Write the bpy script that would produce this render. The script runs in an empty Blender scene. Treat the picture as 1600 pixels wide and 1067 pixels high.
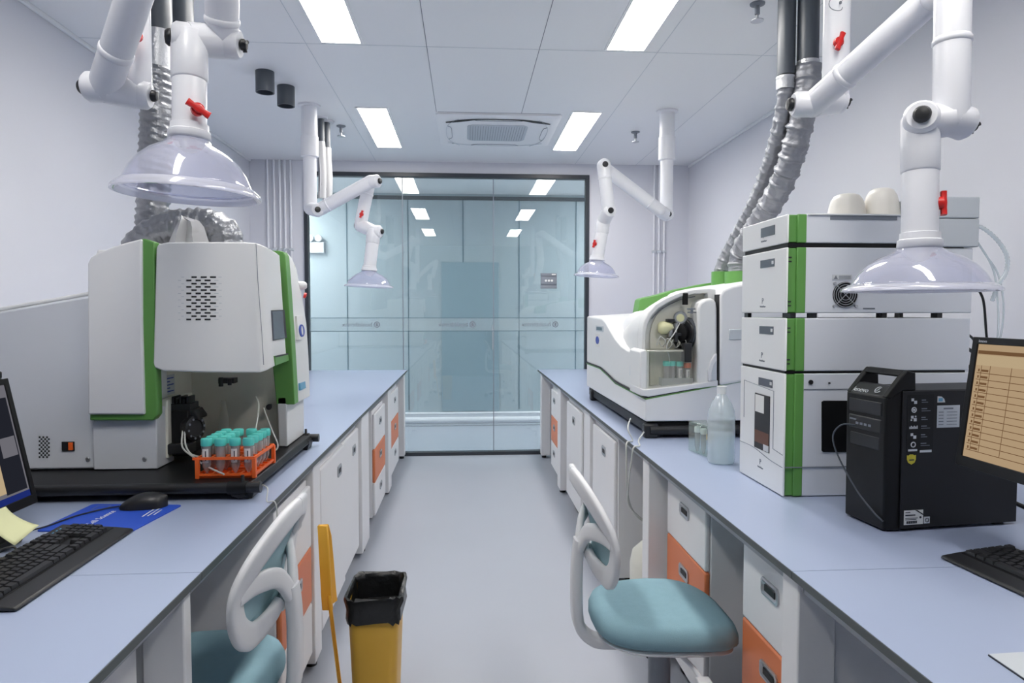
import bpy, bmesh, math, random
from mathutils import Vector, Matrix
from math import sin, cos, pi, radians, atan, sqrt
random.seed(7)
SC = bpy.context.scene
COL = SC.collection
# ------------------------------------------------------------------ camera
FPX = 1067.0; EYE = 1.41
PITCH = atan(45.5/FPX); YAW = atan(72.0/FPX)
cam_d = bpy.data.cameras.new('camera'); cam = bpy.data.objects.new('camera', cam_d); COL.objects.link(cam)
cam_d.sensor_width = 36.0; cam_d.lens = 36.0*FPX/1600.0; cam_d.clip_start = 0.05
cam.location = (0, 0, EYE); cam.rotation_euler = (pi/2-PITCH, 0, -YAW)
SC.camera = cam
# ------------------------------------------------------------------ world and exposure
w = bpy.data.worlds.new('world'); SC.world = w; w.use_nodes = True
w.node_tree.nodes['Background'].inputs[0].default_value = (0.6, 0.68, 0.8, 1)
w.node_tree.nodes['Background'].inputs[1].default_value = 0.02
SC.view_settings.view_transform = 'Standard'
SC.view_settings.look = 'None'
SC.view_settings.exposure = 0.0
SC.view_settings.gamma = 1.0
SC.view_settings.use_curve_mapping = False
try:
    SC.cycles.use_denoising = True
    SC.cycles.max_bounces = 12; SC.cycles.diffuse_bounces = 5; SC.cycles.transparent_max_bounces = 24
    SC.cycles.sample_clamp_indirect = 6.0
    SC.cycles.caustics_reflective = False; SC.cycles.caustics_refractive = False
except Exception:
    pass
LAMP = 30.0           # radiance of the ceiling light panels
CORR = 36.0            # radiance of the unseen panels added to brighten the corridor
# ------------------------------------------------------------------ surveying helper: a sight line from the tripod met with a plane at depth y, height z or offset x
_F = Vector((sin(YAW)*cos(PITCH), cos(YAW)*cos(PITCH), -sin(PITCH)))
_R = Vector((cos(YAW), -sin(YAW), 0)); _U = _R.cross(_F)
def ray(u, v): return _F + _R*((u-800)/FPX) - _U*((v-533.5)/FPX)
def P(u, v, y): d = ray(u, v); return Vector((0, 0, EYE)) + d*(y/d.y)
def PZ(u, v, z): d = ray(u, v); return Vector((0, 0, EYE)) + d*((z-EYE)/d.z)
def PX(u, v, x): d = ray(u, v); return Vector((0, 0, EYE)) + d*(x/d.x)
def XZ(u, v, y): p = P(u, v, y); return (p.x, p.z)
# ------------------------------------------------------------------ materials
def lin(c):
    c = c/255.0
    return c/12.92 if c <= 0.04045 else ((c+0.055)/1.055)**2.4
def rgb(r, g, b): return (lin(r), lin(g), lin(b), 1.0)
def mat(name, col, rough=0.5, metal=0.0, var=0.03, scale=8.0, bump=0.0, bscale=60.0, spec=0.5, coat=0.0):
    m = bpy.data.materials.new(name); m.use_nodes = True
    nt = m.node_tree; b = nt.nodes['Principled BSDF']
    tc = nt.nodes.new('ShaderNodeTexCoord')
    nz = nt.nodes.new('ShaderNodeTexNoise'); nz.inputs['Scale'].default_value = scale; nz.inputs['Detail'].default_value = 3
    nt.links.new(tc.outputs['Object'], nz.inputs['Vector'])
    mx = nt.nodes.new('ShaderNodeMix'); mx.data_type = 'RGBA'
    c = rgb(*col)
    mx.inputs[6].default_value = tuple(max(0, x*(1-var)) for x in c[:3])+(1,)
    mx.inputs[7].default_value = tuple(min(1, x*(1+var)) for x in c[:3])+(1,)
    nt.links.new(nz.outputs['Fac'], mx.inputs[0]); nt.links.new(mx.outputs[2], b.inputs['Base Color'])
    b.inputs['Roughness'].default_value = rough; b.inputs['Metallic'].default_value = metal
    b.inputs['Specular IOR Level'].default_value = spec
    if coat: b.inputs['Coat Weight'].default_value = coat; b.inputs['Coat Roughness'].default_value = 0.1
    if bump:
        n2 = nt.nodes.new('ShaderNodeTexNoise'); n2.inputs['Scale'].default_value = bscale; n2.inputs['Detail'].default_value = 4
        nt.links.new(tc.outputs['Object'], n2.inputs['Vector'])
        bp = nt.nodes.new('ShaderNodeBump'); bp.inputs['Strength'].default_value = bump; bp.inputs['Distance'].default_value = 0.01
        nt.links.new(n2.outputs['Fac'], bp.inputs['Height']); nt.links.new(bp.outputs['Normal'], b.inputs['Normal'])
    return m
def emit(name, col, s):
    m = bpy.data.materials.new(name); m.use_nodes = True; nt = m.node_tree
    nt.nodes.remove(nt.nodes['Principled BSDF'])
    e = nt.nodes.new('ShaderNodeEmission'); e.inputs[0].default_value = rgb(*col); e.inputs[1].default_value = s
    nt.links.new(e.outputs[0], nt.nodes['Material Output'].inputs[0]); return m
def clear(name, tint, body, solid, rough=0.1, refl=1.0):
    """thin clear or milky plastic and glass: see-through part + solid milky part + surface reflection"""
    m = bpy.data.materials.new(name); m.use_nodes = True; nt = m.node_tree
    pr = nt.nodes['Principled BSDF']; pr.inputs['Base Color'].default_value = rgb(*body); pr.inputs['Roughness'].default_value = 0.4
    tr = nt.nodes.new('ShaderNodeBsdfTransparent'); tr.inputs[0].default_value = rgb(*tint)
    gl = nt.nodes.new('ShaderNodeBsdfGlossy'); gl.inputs['Roughness'].default_value = rough; gl.inputs[0].default_value = (1, 1, 1, 1)
    m1 = nt.nodes.new('ShaderNodeMixShader'); m1.inputs[0].default_value = solid
    nt.links.new(tr.outputs[0], m1.inputs[1]); nt.links.new(pr.outputs[0], m1.inputs[2])
    fr = nt.nodes.new('ShaderNodeFresnel'); fr.inputs[0].default_value = 1.5
    ge = nt.nodes.new('ShaderNodeNewGeometry')
    iv = nt.nodes.new('ShaderNodeMath'); iv.operation = 'SUBTRACT'; iv.inputs[0].default_value = 1.0
    nt.links.new(ge.outputs['Backfacing'], iv.inputs[1])
    mu = nt.nodes.new('ShaderNodeMath'); mu.operation = 'MULTIPLY'
    nt.links.new(fr.outputs[0], mu.inputs[0]); nt.links.new(iv.outputs[0], mu.inputs[1])
    m3 = nt.nodes.new('ShaderNodeMath'); m3.operation = 'MULTIPLY'; m3.inputs[1].default_value = refl; m3.use_clamp = True
    nt.links.new(mu.outputs[0], m3.inputs[0])
    m2 = nt.nodes.new('ShaderNodeMixShader')
    nt.links.new(m3.outputs[0], m2.inputs[0]); nt.links.new(m1.outputs[0], m2.inputs[1]); nt.links.new(gl.outputs[0], m2.inputs[2])
    nt.links.new(m2.outputs[0], nt.nodes['Material Output'].inputs[0]); return m
M = {}
M['wall'] = mat('wall_paint', (216, 217, 224), 0.7, var=0.012, scale=1.5)
M['backwall'] = mat('rear_wall_paint', (120, 135, 145), 0.7)
M['ceil'] = mat('ceiling_panel', (239, 240, 241), 0.45, var=0.01, scale=1.0)
M['seam'] = mat('ceiling_seam', (120, 126, 134), 0.6)
M['floor'] = mat('vinyl_floor', (172, 177, 188), 0.38, var=0.03, scale=2.0, spec=0.4)
M['frame'] = mat('dark_aluminium', (44, 50, 58), 0.4, var=0.02)
M['teal'] = mat('lacquered_glass_panel', (172, 184, 189), 0.25, var=0.04, scale=0.8)
M['tealdoor'] = mat('lacquered_door', (146, 166, 176), 0.25, var=0.03)
M['seam2'] = mat('panel_joint', (92, 116, 128), 0.5)
M['white'] = mat('white_plastic', (226, 227, 230), 0.35, var=0.015)
M['pvc'] = mat('white_pipe', (232, 233, 238), 0.28, var=0.015)
M['cream'] = mat('cream_plastic', (228, 227, 216), 0.4)
M['instr'] = mat('instrument_paint', (231, 232, 234), 0.42, var=0.012, scale=5)
M['instr2'] = mat('instrument_front', (230, 231, 231), 0.38, var=0.012, scale=5)
M['instr3'] = mat('instrument_side', (218, 222, 229), 0.42, var=0.012, scale=5)
M['green'] = mat('green_trim', (98, 154, 78), 0.4, var=0.05)
M['recess'] = mat('recess_lining', (176, 184, 178), 0.5)
M['black'] = mat('black_plastic', (30, 31, 34), 0.38, var=0.1)
M['black2'] = mat('black_satin', (17, 18, 20), 0.45, var=0.1, spec=0.3)
M['pcbody'] = mat('black_steel', (33, 34, 37), 0.5, var=0.05, spec=0.3)
M['dgrey'] = mat('dark_grey_pipe', (74, 80, 88), 0.38, var=0.06)
M['grey'] = mat('grey_plastic', (128, 134, 144), 0.4)
M['lgrey'] = mat('light_grey_plastic', (196, 202, 208), 0.42)
M['red'] = mat('red_plastic', (206, 38, 36), 0.35)
M['orange'] = mat('orange_panel', (222, 128, 82), 0.45)
M['orange2'] = mat('orange_wire', (244, 108, 44), 0.4)
M['bench'] = mat('bench_laminate', (162, 174, 200), 0.33, var=0.012, scale=3, spec=0.45)
M['edge'] = mat('bench_edge', (82, 88, 90), 0.5)
M['cab'] = mat('cabinet_paint', (235, 235, 237), 0.4, var=0.01)
M['cabg'] = mat('cabinet_side', (176, 180, 186), 0.45)
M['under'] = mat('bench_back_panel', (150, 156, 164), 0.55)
M['chrome'] = mat('satin_steel', (190, 192, 196), 0.3, 0.8)
M['fabric'] = mat('teal_fabric', (134, 168, 180), 0.75, var=0.06, scale=40, bump=0.15, bscale=500, spec=0.2)
M['mesh'] = mat('teal_mesh', (158, 190, 198), 0.6, var=0.05, scale=60, bump=0.2, bscale=700, spec=0.2)
M['cap'] = mat('turquoise_cap', (88, 206, 196), 0.4)
M['paper'] = mat('paper_label', (228, 228, 226), 0.6)
M['note'] = mat('yellow_note', (216, 218, 172), 0.7)
M['ink'] = mat('dark_print', (46, 50, 58), 0.6)
M['greyink'] = mat('grey_print', (120, 126, 136), 0.6)
M['blueink'] = mat('blue_print', (52, 76, 168), 0.5)
M['tealink'] = mat('light_blue_print', (106, 166, 200), 0.5)
M['lightink'] = mat('light_print', (205, 208, 212), 0.6)
M['yellow'] = mat('yellow_plastic', (226, 176, 62), 0.42, var=0.03)
M['pan'] = mat('amber_plastic', (244, 184, 62), 0.4)
M['bag'] = mat('black_bin_liner', (20, 21, 22), 0.28, var=0.2, scale=30, bump=0.5, bscale=35)
M['pad'] = mat('blue_mouse_mat', (34, 78, 190), 0.6, var=0.08)
M['duct'] = mat('aluminium_duct', (150, 152, 157), 0.33, 0.85, var=0.25, scale=26, bump=0.5, bscale=40)
M['duct2'] = mat('grey_cloth_duct', (150, 152, 158), 0.5, 0.45, var=0.12, scale=26, bump=0.5, bscale=40)
M['tape'] = mat('aluminium_tape', (206, 208, 212), 0.3, 0.7, var=0.1, scale=30, bump=0.4, bscale=60)
M['screen_off'] = mat('grey_display', (84, 88, 98), 0.25)
M['vent'] = mat('vent_dark', (40, 42, 46), 0.6)
M['bulb'] = mat('pale_yellow_plastic', (222, 220, 176), 0.35)
M['tube'] = mat('clear_tubing', (206, 208, 204), 0.3)
M['lamp'] = emit('lamp_diffuser', (255, 251, 245), LAMP)
M['corrfill'] = emit('corridor_fill_panel', (255, 252, 248), CORR)  # glow of the added corridor fill panels
M['scr_r'] = emit('lit_table_screen', (214, 184, 146), 0.62)
M['scr_l'] = emit('lit_desktop_screen', (160, 158, 168), 0.42)
M['scr_dark'] = emit('lit_dark_window', (44, 46, 56), 0.6)
M['scr_blue'] = emit('lit_task_bar', (44, 62, 150), 0.5)
M['scr_line'] = emit('lit_lines', (150, 112, 78), 0.5)
M['scr_pale'] = emit('lit_pale', (226, 200, 160), 0.62)
M['glass'] = clear('partition_glass', (235, 241, 242), (190, 208, 214), 0.03, 0.0, 1.5)
M['frost'] = clear('frosted_band', (246, 249, 250), (236, 240, 242), 0.10, 0.2, 0.3)
M['dome'] = clear('clear_dome', (241, 242, 250), (236, 237, 247), 0.22, 0.05, 1.2)
M['dome2'] = clear('clear_dome_rim', (238, 239, 248), (242, 243, 250), 0.42, 0.05, 1.2)
M['acrylic'] = clear('clear_acrylic', (246, 246, 242), (236, 236, 226), 0.10, 0.05, 1.0)
M['vial'] = clear('clear_vial', (238, 237, 237), (222, 221, 221), 0.30, 0.05, 1.0)
M['milky'] = clear('milky_plastic', (240, 246, 248), (238, 242, 244), 0.32, 0.15, 0.9)
M['milky2'] = clear('milky_beaker', (236, 233, 226), (240, 237, 230), 0.85, 0.3, 0.45)
M['boxclear'] = clear('clear_box', (236, 244, 240), (226, 236, 232), 0.14, 0.08, 1.0)
M['polybag'] = clear('clear_bag', (225, 226, 228), (214, 214, 216), 0.75, 0.15, 1.0)
# ------------------------------------------------------------------ mesh helpers
class MB:
    def __init__(s): s.bm = bmesh.new()
    def face(s, pts):
        return s.bm.faces.new([s.bm.verts.new(p) for p in pts])
    def box(s, x0, x1, y0, y1, z0, z1, mtx=None):
        if x0 > x1: x0, x1 = x1, x0
        if y0 > y1: y0, y1 = y1, y0
        if z0 > z1: z0, z1 = z1, z0
        c = [(x0,y0,z0),(x1,y0,z0),(x1,y1,z0),(x0,y1,z0),(x0,y0,z1),(x1,y0,z1),(x1,y1,z1),(x0,y1,z1)]
        v = [s.bm.verts.new((mtx @ Vector(p)) if mtx else p) for p in c]
        for f in ((0,3,2,1),(4,5,6,7),(0,1,5,4),(1,2,6,5),(2,3,7,6),(3,0,4,7)): s.bm.faces.new([v[i] for i in f])
        return s
    def prism(s, pts, axis, lo, hi):
        def mk(a, b, t): return {'x': (t, a, b), 'y': (a, t, b), 'z': (a, b, t)}[axis]
        A = [s.bm.verts.new(mk(a, b, lo)) for a, b in pts]; B = [s.bm.verts.new(mk(a, b, hi)) for a, b in pts]
        n = len(pts); s.bm.faces.new(A); s.bm.faces.new(B[::-1])
        for i in range(n): s.bm.faces.new((A[i], B[i], B[(i+1) % n], A[(i+1) % n]))
        return s
    def loft(s, rings, cap=True, closed=True):
        V = [[s.bm.verts.new(p) for p in r] for r in rings]; n = len(V[0])
        for a, b in zip(V[:-1], V[1:]):
            for i in range(n if closed else n-1):
                j = (i+1) % n; s.bm.faces.new((a[i], a[j], b[j], b[i]))
        if cap and closed: s.bm.faces.new(V[0][::-1]); s.bm.faces.new(V[-1])
        return V
    def tube(s, pts, r, n=14, cap=True, rfun=None, ball=False):
        pts = [Vector(p) for p in pts]
        if ball and len(pts) == 2:      # rounded ends
            d = (pts[1]-pts[0]).normalized(); q = []; rr = []
            for k in range(5): t = k/4*pi/2; q.append(pts[0]-d*r*cos(t)*0.98); rr.append(max(0.0015, r*sin(t)))
            for k in range(5): t = pi/2-k/4*pi/2; q.append(pts[1]+d*r*cos(t)*0.98); rr.append(max(0.0015, r*sin(t)))
            pts = q; r = rr
        m = len(pts); rs = r if isinstance(r, (list, tuple)) else [r]*m
        T = []
        for i in range(m):
            t = (pts[min(i+1, m-1)]-pts[max(i-1, 0)])
            T.append(t.normalized() if t.length > 1e-9 else Vector((0, 0, 1)))
        up = Vector((0, 0, 1)) if abs(T[0].z) < 0.9 else Vector((1, 0, 0))
        nrm = (up-T[0]*up.dot(T[0])).normalized(); rings = []
        for i in range(m):
            nrm = (nrm-T[i]*nrm.dot(T[i])).normalized(); b = T[i].cross(nrm)
            ring = []
            for k in range(n):
                a = 2*pi*k/n; rad = rs[i] if rfun is None else rs[i]*rfun(i, k, a)
                ring.append(pts[i]+(nrm*cos(a)+b*sin(a))*rad)
            rings.append(ring)
        s.loft(rings, cap); return s
    def ribbon(s, pts, wid, thk, nrm0, n=12):
        """flat oval bar swept along pts; its thin side points along nrm0"""
        pts = [Vector(p) for p in pts]; m = len(pts); rings = []; nrm0 = Vector(nrm0)
        for i in range(m):
            t = (pts[min(i+1, m-1)]-pts[max(i-1, 0)]).normalized()
            nn = (nrm0-t*nrm0.dot(t)).normalized(); b = t.cross(nn)
            wi = wid[i] if isinstance(wid, (list, tuple)) else wid
            se_ = lambda q: math.copysign(abs(q)**0.55, q)
            rings.append([pts[i]+nn*(se_(cos(2*pi*(k+0.5)/n))*thk)+b*(se_(sin(2*pi*(k+0.5)/n))*wi) for k in range(n)])
        s.loft(rings); return s
    def lathe(s, prof, c=(0, 0, 0), axis=(0, 0, 1), n=28, cap=True):
        ax = Vector(axis).normalized(); up = Vector((1, 0, 0)) if abs(ax.x) < 0.9 else Vector((0, 1, 0))
        u = (up-ax*up.dot(ax)).normalized(); v = ax.cross(u); c = Vector(c)
        s.loft([[c+ax*h+(u*cos(2*pi*k/n)+v*sin(2*pi*k/n))*max(r, 1e-4) for k in range(n)] for r, h in prof], cap); return s
    def cyl(s, a, b, r, n=20):
        a = Vector(a); b = Vector(b); d = b-a; s.lathe([(r, 0), (r, d.length)], a, d, n); return s
    def grid(s, fn, nu, nv):
        V = [[s.bm.verts.new(fn(i/nu, j/nv)) for j in range(nv+1)] for i in range(nu+1)]
        for i in range(nu):
            for j in range(nv): s.bm.faces.new((V[i][j], V[i+1][j], V[i+1][j+1], V[i][j+1]))
        return s
def smooth(pts, k=6, closed=False):
    p = [Vector(q) for q in pts]; out = []; n = len(p)
    for i in range(n if closed else n-1):
        a, b, c, d = (p[(i-1) % n], p[i], p[(i+1) % n], p[(i+2) % n]) if closed else (p[max(i-1, 0)], p[i], p[i+1], p[min(i+2, n-1)])
        for j in range(k):
            t = j/k
            out.append(0.5*((2*b)+(c-a)*t+(2*a-5*b+4*c-d)*t*t+(3*b-a-3*c+d)*t**3))
    if not closed: out.append(p[-1])
    return out
def finish(name, me, m, parent=None, bevel=0.0, seg=2, smoothang=40, solid=0.0, sub=0):
    o = bpy.data.objects.new(name, me); COL.objects.link(o)
    if m is not None: me.materials.append(M[m] if isinstance(m, str) else m)
    for p in me.polygons: p.use_smooth = True
    me.set_sharp_from_angle(angle=radians(smoothang))
    if solid:
        d = o.modifiers.new('solid', 'SOLIDIFY'); d.thickness = solid; d.offset = -1
    if sub:
        d = o.modifiers.new('sub', 'SUBSURF'); d.levels = sub; d.render_levels = sub
    if bevel:
        d = o.modifiers.new('bevel', 'BEVEL'); d.width = bevel; d.segments = seg; d.limit_method = 'ANGLE'; d.angle_limit = radians(38)
        d.harden_normals = False
    if parent is not None: hang(o, parent)
    return o
def hang(o, parent):
    o.parent = parent; o.matrix_parent_inverse = (Matrix.Translation(parent.location)).inverted() if parent.parent is None else world_of(parent).inverted()
def world_of(o):
    return (world_of(o.parent) @ o.matrix_parent_inverse @ Matrix.Translation(o.location)) if o.parent else Matrix.Translation(o.location)
def obj(name, mb, m, parent=None, **kw):
    bmesh.ops.recalc_face_normals(mb.bm, faces=mb.bm.faces)
    me = bpy.data.meshes.new(name); mb.bm.to_mesh(me); mb.bm.free()
    return finish(name, me, m, parent, **kw)
def thing(name, label, cat, loc, group=None):
    o = bpy.data.objects.new(name, None); COL.objects.link(o); o.location = loc; o.empty_display_size = 0.05
    o['label'] = label; o['category'] = cat
    if group: o['group'] = group
    return o
def tag(o, label, cat, group=None):
    o['label'] = label; o['category'] = cat
    if group: o['group'] = group
    return o
def struct(name, mb, m, **kw):
    o = obj(name, mb, m, **kw); o['kind'] = 'structure'; return o
def text(name, s, size, origin, xd, yd, m, parent, mirror=False, align='LEFT', thick=0.0003):
    cu = bpy.data.curves.new('t', 'FONT'); cu.body = s; cu.size = size; cu.extrude = thick; cu.align_x = align; cu.resolution_u = 3
    to = bpy.data.objects.new('t', cu); COL.objects.link(to)
    me = bpy.data.meshes.new_from_object(to); bpy.data.objects.remove(to)
    xd = Vector(xd).normalized(); yd = Vector(yd); yd = (yd-xd*yd.dot(xd)).normalized(); zd = xd.cross(yd)
    R = Matrix((xd, yd, zd)).transposed().to_4x4(); R.translation = Vector(origin)
    if mirror: R = R @ Matrix.Scale(-1, 4, (1, 0, 0))
    me.transform(R)
    me.materials.clear()
    return finish(name, me, m, parent)
def copy_tree(o, parent=None):
    c = o.copy(); COL.objects.link(c)
    if parent is not None: c.parent = parent
    for ch in [x for x in bpy.data.objects if x.parent == o]: copy_tree(ch, c)
    return c
# ------------------------------------------------------------------ the room
XL, XR, YB, YF, ZC = -2.055, 2.22, -1.6, 6.72, 2.865
YO = 8.5                                             # far wall of the corridor beyond the glass
struct('floor', MB().box(-3.2, 3.4, YB-0.1, YO+0.1, -0.1, 0.0), 'floor')
struct('ceiling', MB().box(-3.2, 3.4, YB-0.1, YO+0.1, ZC, ZC+0.1), 'ceil')
struct('wall_left', MB().box(XL-0.1, XL, YB, YF, 0, ZC), 'wall')
struct('wall_right', MB().box(XR, XR+0.1, YB, YF, 0, ZC), 'wall')
b = MB(); b.box(-3.2, -1.545, YF, YF+0.1, 0, ZC); b.box(1.215, 3.4, YF, YF+0.1, 0, ZC); b.box(-1.545, 1.215, YF, YF+0.1, 2.757, ZC)
struct('wall_back', b, 'wall')
b = MB(); b.box(XL-0.1, -0.45, YB-0.1, YB, 0, ZC); b.box(0.55, XR+0.1, YB-0.1, YB, 0, ZC); b.box(-0.45, 0.55, YB-0.1, YB, 2.1, ZC)
struct('wall_front', b, 'backwall')
d = struct('door_1', MB().box(-0.45, 0.55, YB-0.09, YB-0.03, 0, 2.1), 'seam2')
hnd = obj('door_handle', MB().cyl((0.45, YB-0.0, 0.9), (0.45, YB-0.0, 1.2), 0.012).cyl((0.45, YB-0.04, 0.95), (0.45, YB, 0.95), 0.008).cyl((0.45, YB-0.04, 1.15), (0.45, YB, 1.15), 0.008), 'chrome', d)
# corridor
struct('wall_corridor', MB().box(-3.2, 3.4, YO, YO+0.1, 0, ZC), 'teal')
b = MB(); b.box(-3.3, -3.2, YF, YO, 0, ZC); b.box(3.4, 3.5, YF, YO, 0, ZC); struct('wall_corridor_bounce', b, 'wall')  # unseen white end walls, added to bounce light along the corridor
b = MB()
for x in (-2.17, -1.448, -0.706, -0.033, 0.662, 1.374, 2.1): b.box(x-0.006, x+0.006, YO-0.004, YO, 0.2, 2.8)
struct('trim_1', b, 'seam2')
d2 = struct('door_2', MB().box(-0.30, 0.41, YO-0.012, YO, 0.18, 2.03), 'tealdoor', bevel=0.003)
obj('door_handle', MB().cyl((0.33, YO-0.05, 0.95), (0.33, YO-0.05, 1.25), 0.011).cyl((0.33, YO-0.05, 1.0), (0.33, YO-0.01, 1.0), 0.007).cyl((0.33, YO-0.05, 1.2), (0.33, YO-0.01, 1.2), 0.007), 'chrome', d2)
struct('trim_2', MB().box(-3.2, 3.4, YO-0.02, YO, 2.79, 2.835), 'frame')
b = MB(); b.box(-3.2, 3.4, YO-0.018, YO, 0.0, 0.17)
b.tube([(-3.2, YO-0.022, 0.155), (3.4, YO-0.022, 0.155)], 0.012, 10); b.tube([(-3.2, YO-0.026, 0.075), (3.4, YO-0.026, 0.075)], 0.034, 12); b.tube([(-3.2, YO-0.024, 0.012), (3.4, YO-0.024, 0.012)], 0.012, 10)
struct('baseboard_corridor', b, 'pvc')
# ceiling joints
b = MB()
for x in (-0.21, 0.41): b.box(x-0.0018, x+0.0018, YB, 5.05, ZC-0.0012, ZC)
b.box(-0.2, 0.7, 5.045, 5.05, ZC-0.0012, ZC)
struct('trim_3', b, 'seam')
b = MB()
for x in (-0.86, 1.075, 1.68): b.box(x-0.0016, x+0.0016, YB, YF, ZC-0.0011, ZC)
for y in (1.46, 3.83): b.box(XL, XR, y-0.0016, y+0.0016, ZC-0.0011, ZC)
struct('trim_5', b, 'lgrey')
b = MB(); b.box(XL, XL+0.018, YB, YF, ZC-0.022, ZC); b.box(XR-0.018, XR, YB, YF, ZC-0.022, ZC)
struct('trim_4', b, 'ceil', bevel=0.004)
# ceiling lights
def clight(x, y, label, group='ceiling light panels', mm='lamp', L=1.15, W=0.205):
    t = thing('ceiling_light', label, 'ceiling light', (x, y, ZC), group)
    b = MB(); f = 0.014
    b.box(x-W/2-f, x+W/2+f, y-L/2-f, y-L/2, ZC-0.006, ZC); b.box(x-W/2-f, x+W/2+f, y+L/2, y+L/2+f, ZC-0.006, ZC)
    b.box(x-W/2-f, x-W/2, y-L/2, y+L/2, ZC-0.006, ZC); b.box(x+W/2, x+W/2+f, y-L/2, y+L/2, ZC-0.006, ZC)
    obj('frame', b, 'ceil', t); obj('diffuser', MB().box(x-W/2, x+W/2, y-L/2, y+L/2, ZC-0.004, ZC), mm, t)
for x, sd in ((-0.665, 'left'), (0.885, 'right')):
    clight(x, 0.875, 'lit rectangular ceiling light panel in the %s row, out of frame overhead' % sd)
    clight(x, 3.22, 'lit rectangular ceiling light panel cut off by the top of the photo, %s row' % sd)
    clight(x, 5.56, 'lit rectangular ceiling light panel in the %s row beside the air conditioner' % sd)
for x, sd in ((-2.45, 'left'), (2.6, 'right')):  # added, unseen panels that light the view through the glass
    clight(x, 7.6, 'added fill light panel in the corridor beyond the glass, unseen to the %s' % sd, 'added corridor fill lights', 'corrfill', 1.2, 0.6)
# glass partition
gp = thing('glass_partition', 'full-height glazed partition with slim black frame at the end of the aisle', 'glass partition', (-0.17, YF, 0))
GX0, GX1, GZ = -1.545, 1.215, 2.757
b = MB(); fw = 0.036
b.box(GX0, GX0+fw, YF-0.02, YF+0.06, 0, GZ); b.box(GX1-fw, GX1, YF-0.02, YF+0.06, 0, GZ); b.box(GX0, GX1, YF-0.021, YF+0.061, GZ-0.04, GZ); b.box(GX0, GX1, YF-0.022, YF+0.062, 0, 0.034)
obj('frame', b, 'frame', gp, bevel=0.003)
joints = [GX0+fw, -0.612, 0.272, GX1-fw]
for i in range(3):
    x0, x1 = joints[i]+0.002, joints[i+1]-0.002
    g = obj('pane', MB().box(x0, x1, YF+0.012, YF+0.024, 0.03, GZ-0.03), 'glass', gp)
    f = obj('frosted_band', MB().box(x0, x1, YF+0.0095, YF+0.0115, 1.228, 1.354), 'frost', g); f['label'] = 'frosted strip with mirrored faint lettering'
    b = MB(); b.box(x0, x1, YF+0.009, YF+0.0115, 1.352, 1.358); b.box(x0, x1, YF+0.009, YF+0.0115, 1.224, 1.230)
    obj('band_edge', b, 'seam2', g)
    xc = [-1.03, -0.1, 0.72][i]
    text('lettering', 'huatkthrnncs', 0.062, (xc-0.17, YF+0.0088, 1.272), (1, 0, 0), (0, 0, 1), 'greyink', f, mirror=False) if False else None
    tx = text('lettering', 'hunkthrnnx', 0.062, (xc+0.12, YF+0.0086, 1.272), (1, 0, 0), (0, 0, 1), 'grey', f, mirror=True)
    b = MB(); b.lathe([(0.03, 0), (0.03, 0.0006), (0.022, 0.0006), (0.022, 0)], (xc+0.165, YF+0.0085, 1.291), (0, 1, 0), 24, cap=False)
    b.box(xc+0.155, xc+0.175, YF+0.0084, YF+0.0092, 1.276, 1.306)
    obj('emblem', b, 'grey', f)
b = MB()
for x in joints[1:3]: b.box(x-0.004, x+0.004, YF+0.010, YF+0.026, 0.03, GZ-0.04)
obj('joint_seal', b, 'grey', gp)
# switch plate stuck on the glass
t = thing('control_panel', 'small grey control panel with three white buttons on the glass partition', 'control panel', (0.817, YF, 1.72))
b = MB(); b.box(0.738, 0.897, YF-0.012, YF+0.011, 1.688, 1.762); b.box(0.738, 0.897, YF-0.012, YF+0.011, 1.77, 1.796); b.box(0.738, 0.897, YF-0.012, YF+0.011, 1.645, 1.668); b.box(0.738, 0.897, YF-0.004, YF+0.011, 1.645, 1.796)
obj('plate', b, 'grey', t, bevel=0.002)
for k in range(3): obj('button', MB().cyl((0.787+k*0.03, YF-0.012, 1.722), (0.787+k*0.03, YF-0.018, 1.722), 0.011), 'paper', t)
obj('indicator', MB().box(0.845, 0.885, YF-0.014, YF-0.012, 1.777, 1.789), 'paper', t)
# emergency light in the corridor
t = thing('emergency_light', 'white emergency light with two lamp heads on the corridor wall beyond the glass', 'emergency light', (-1.82, YO, 2.2))
b = MB(); b.box(-1.925, -1.715, YO-0.05, YO-0.001, 2.13, 2.262); obj('housing', b, 'white', t, bevel=0.006)
obj('indicator_window', MB().box(-1.87, -1.78, YO-0.052, YO-0.05, 2.165, 2.225), 'lgrey', t)
for dx in (-0.055, 0.045):
    obj('lamp_head', MB().lathe([(0.02, 0), (0.04, 0.02), (0.042, 0.05), (0.036, 0.055)], (-1.82+dx, YO-0.02, 2.31), (0.0, -1, -0.1), 18), 'white', t)
    obj('lamp_stalk', MB().cyl((-1.82+dx, YO-0.025, 2.25), (-1.82+dx, YO-0.025, 2.30), 0.008), 'white', t)
# conduits on the end wall
def conduit(x, z0, label, grp):
    t = thing('conduit', label, 'conduit', (x, YF-0.012, z0), grp)
    obj('pipe', MB().cyl((x, YF-0.013, z0), (x, YF-0.013, ZC), 0.0105, 12), 'pvc', t)
    obj('saddle_clip', MB().box(x-0.02, x+0.02, YF-0.026, YF, 2.0, 2.025), 'lgrey', t, bevel=0.003)
for x in (-1.883, -1.823, -1.769, -1.721, -1.667): conduit(x, 0.86, 'thin white conduit in the bank of five on the end wall left of the glass', 'conduits left of the glass')
for x in (1.865, 1.916, 1.968): conduit(x, 0.86, 'thin white conduit in the bank of three on the end wall right of the glass', 'conduits right of the glass')
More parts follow.
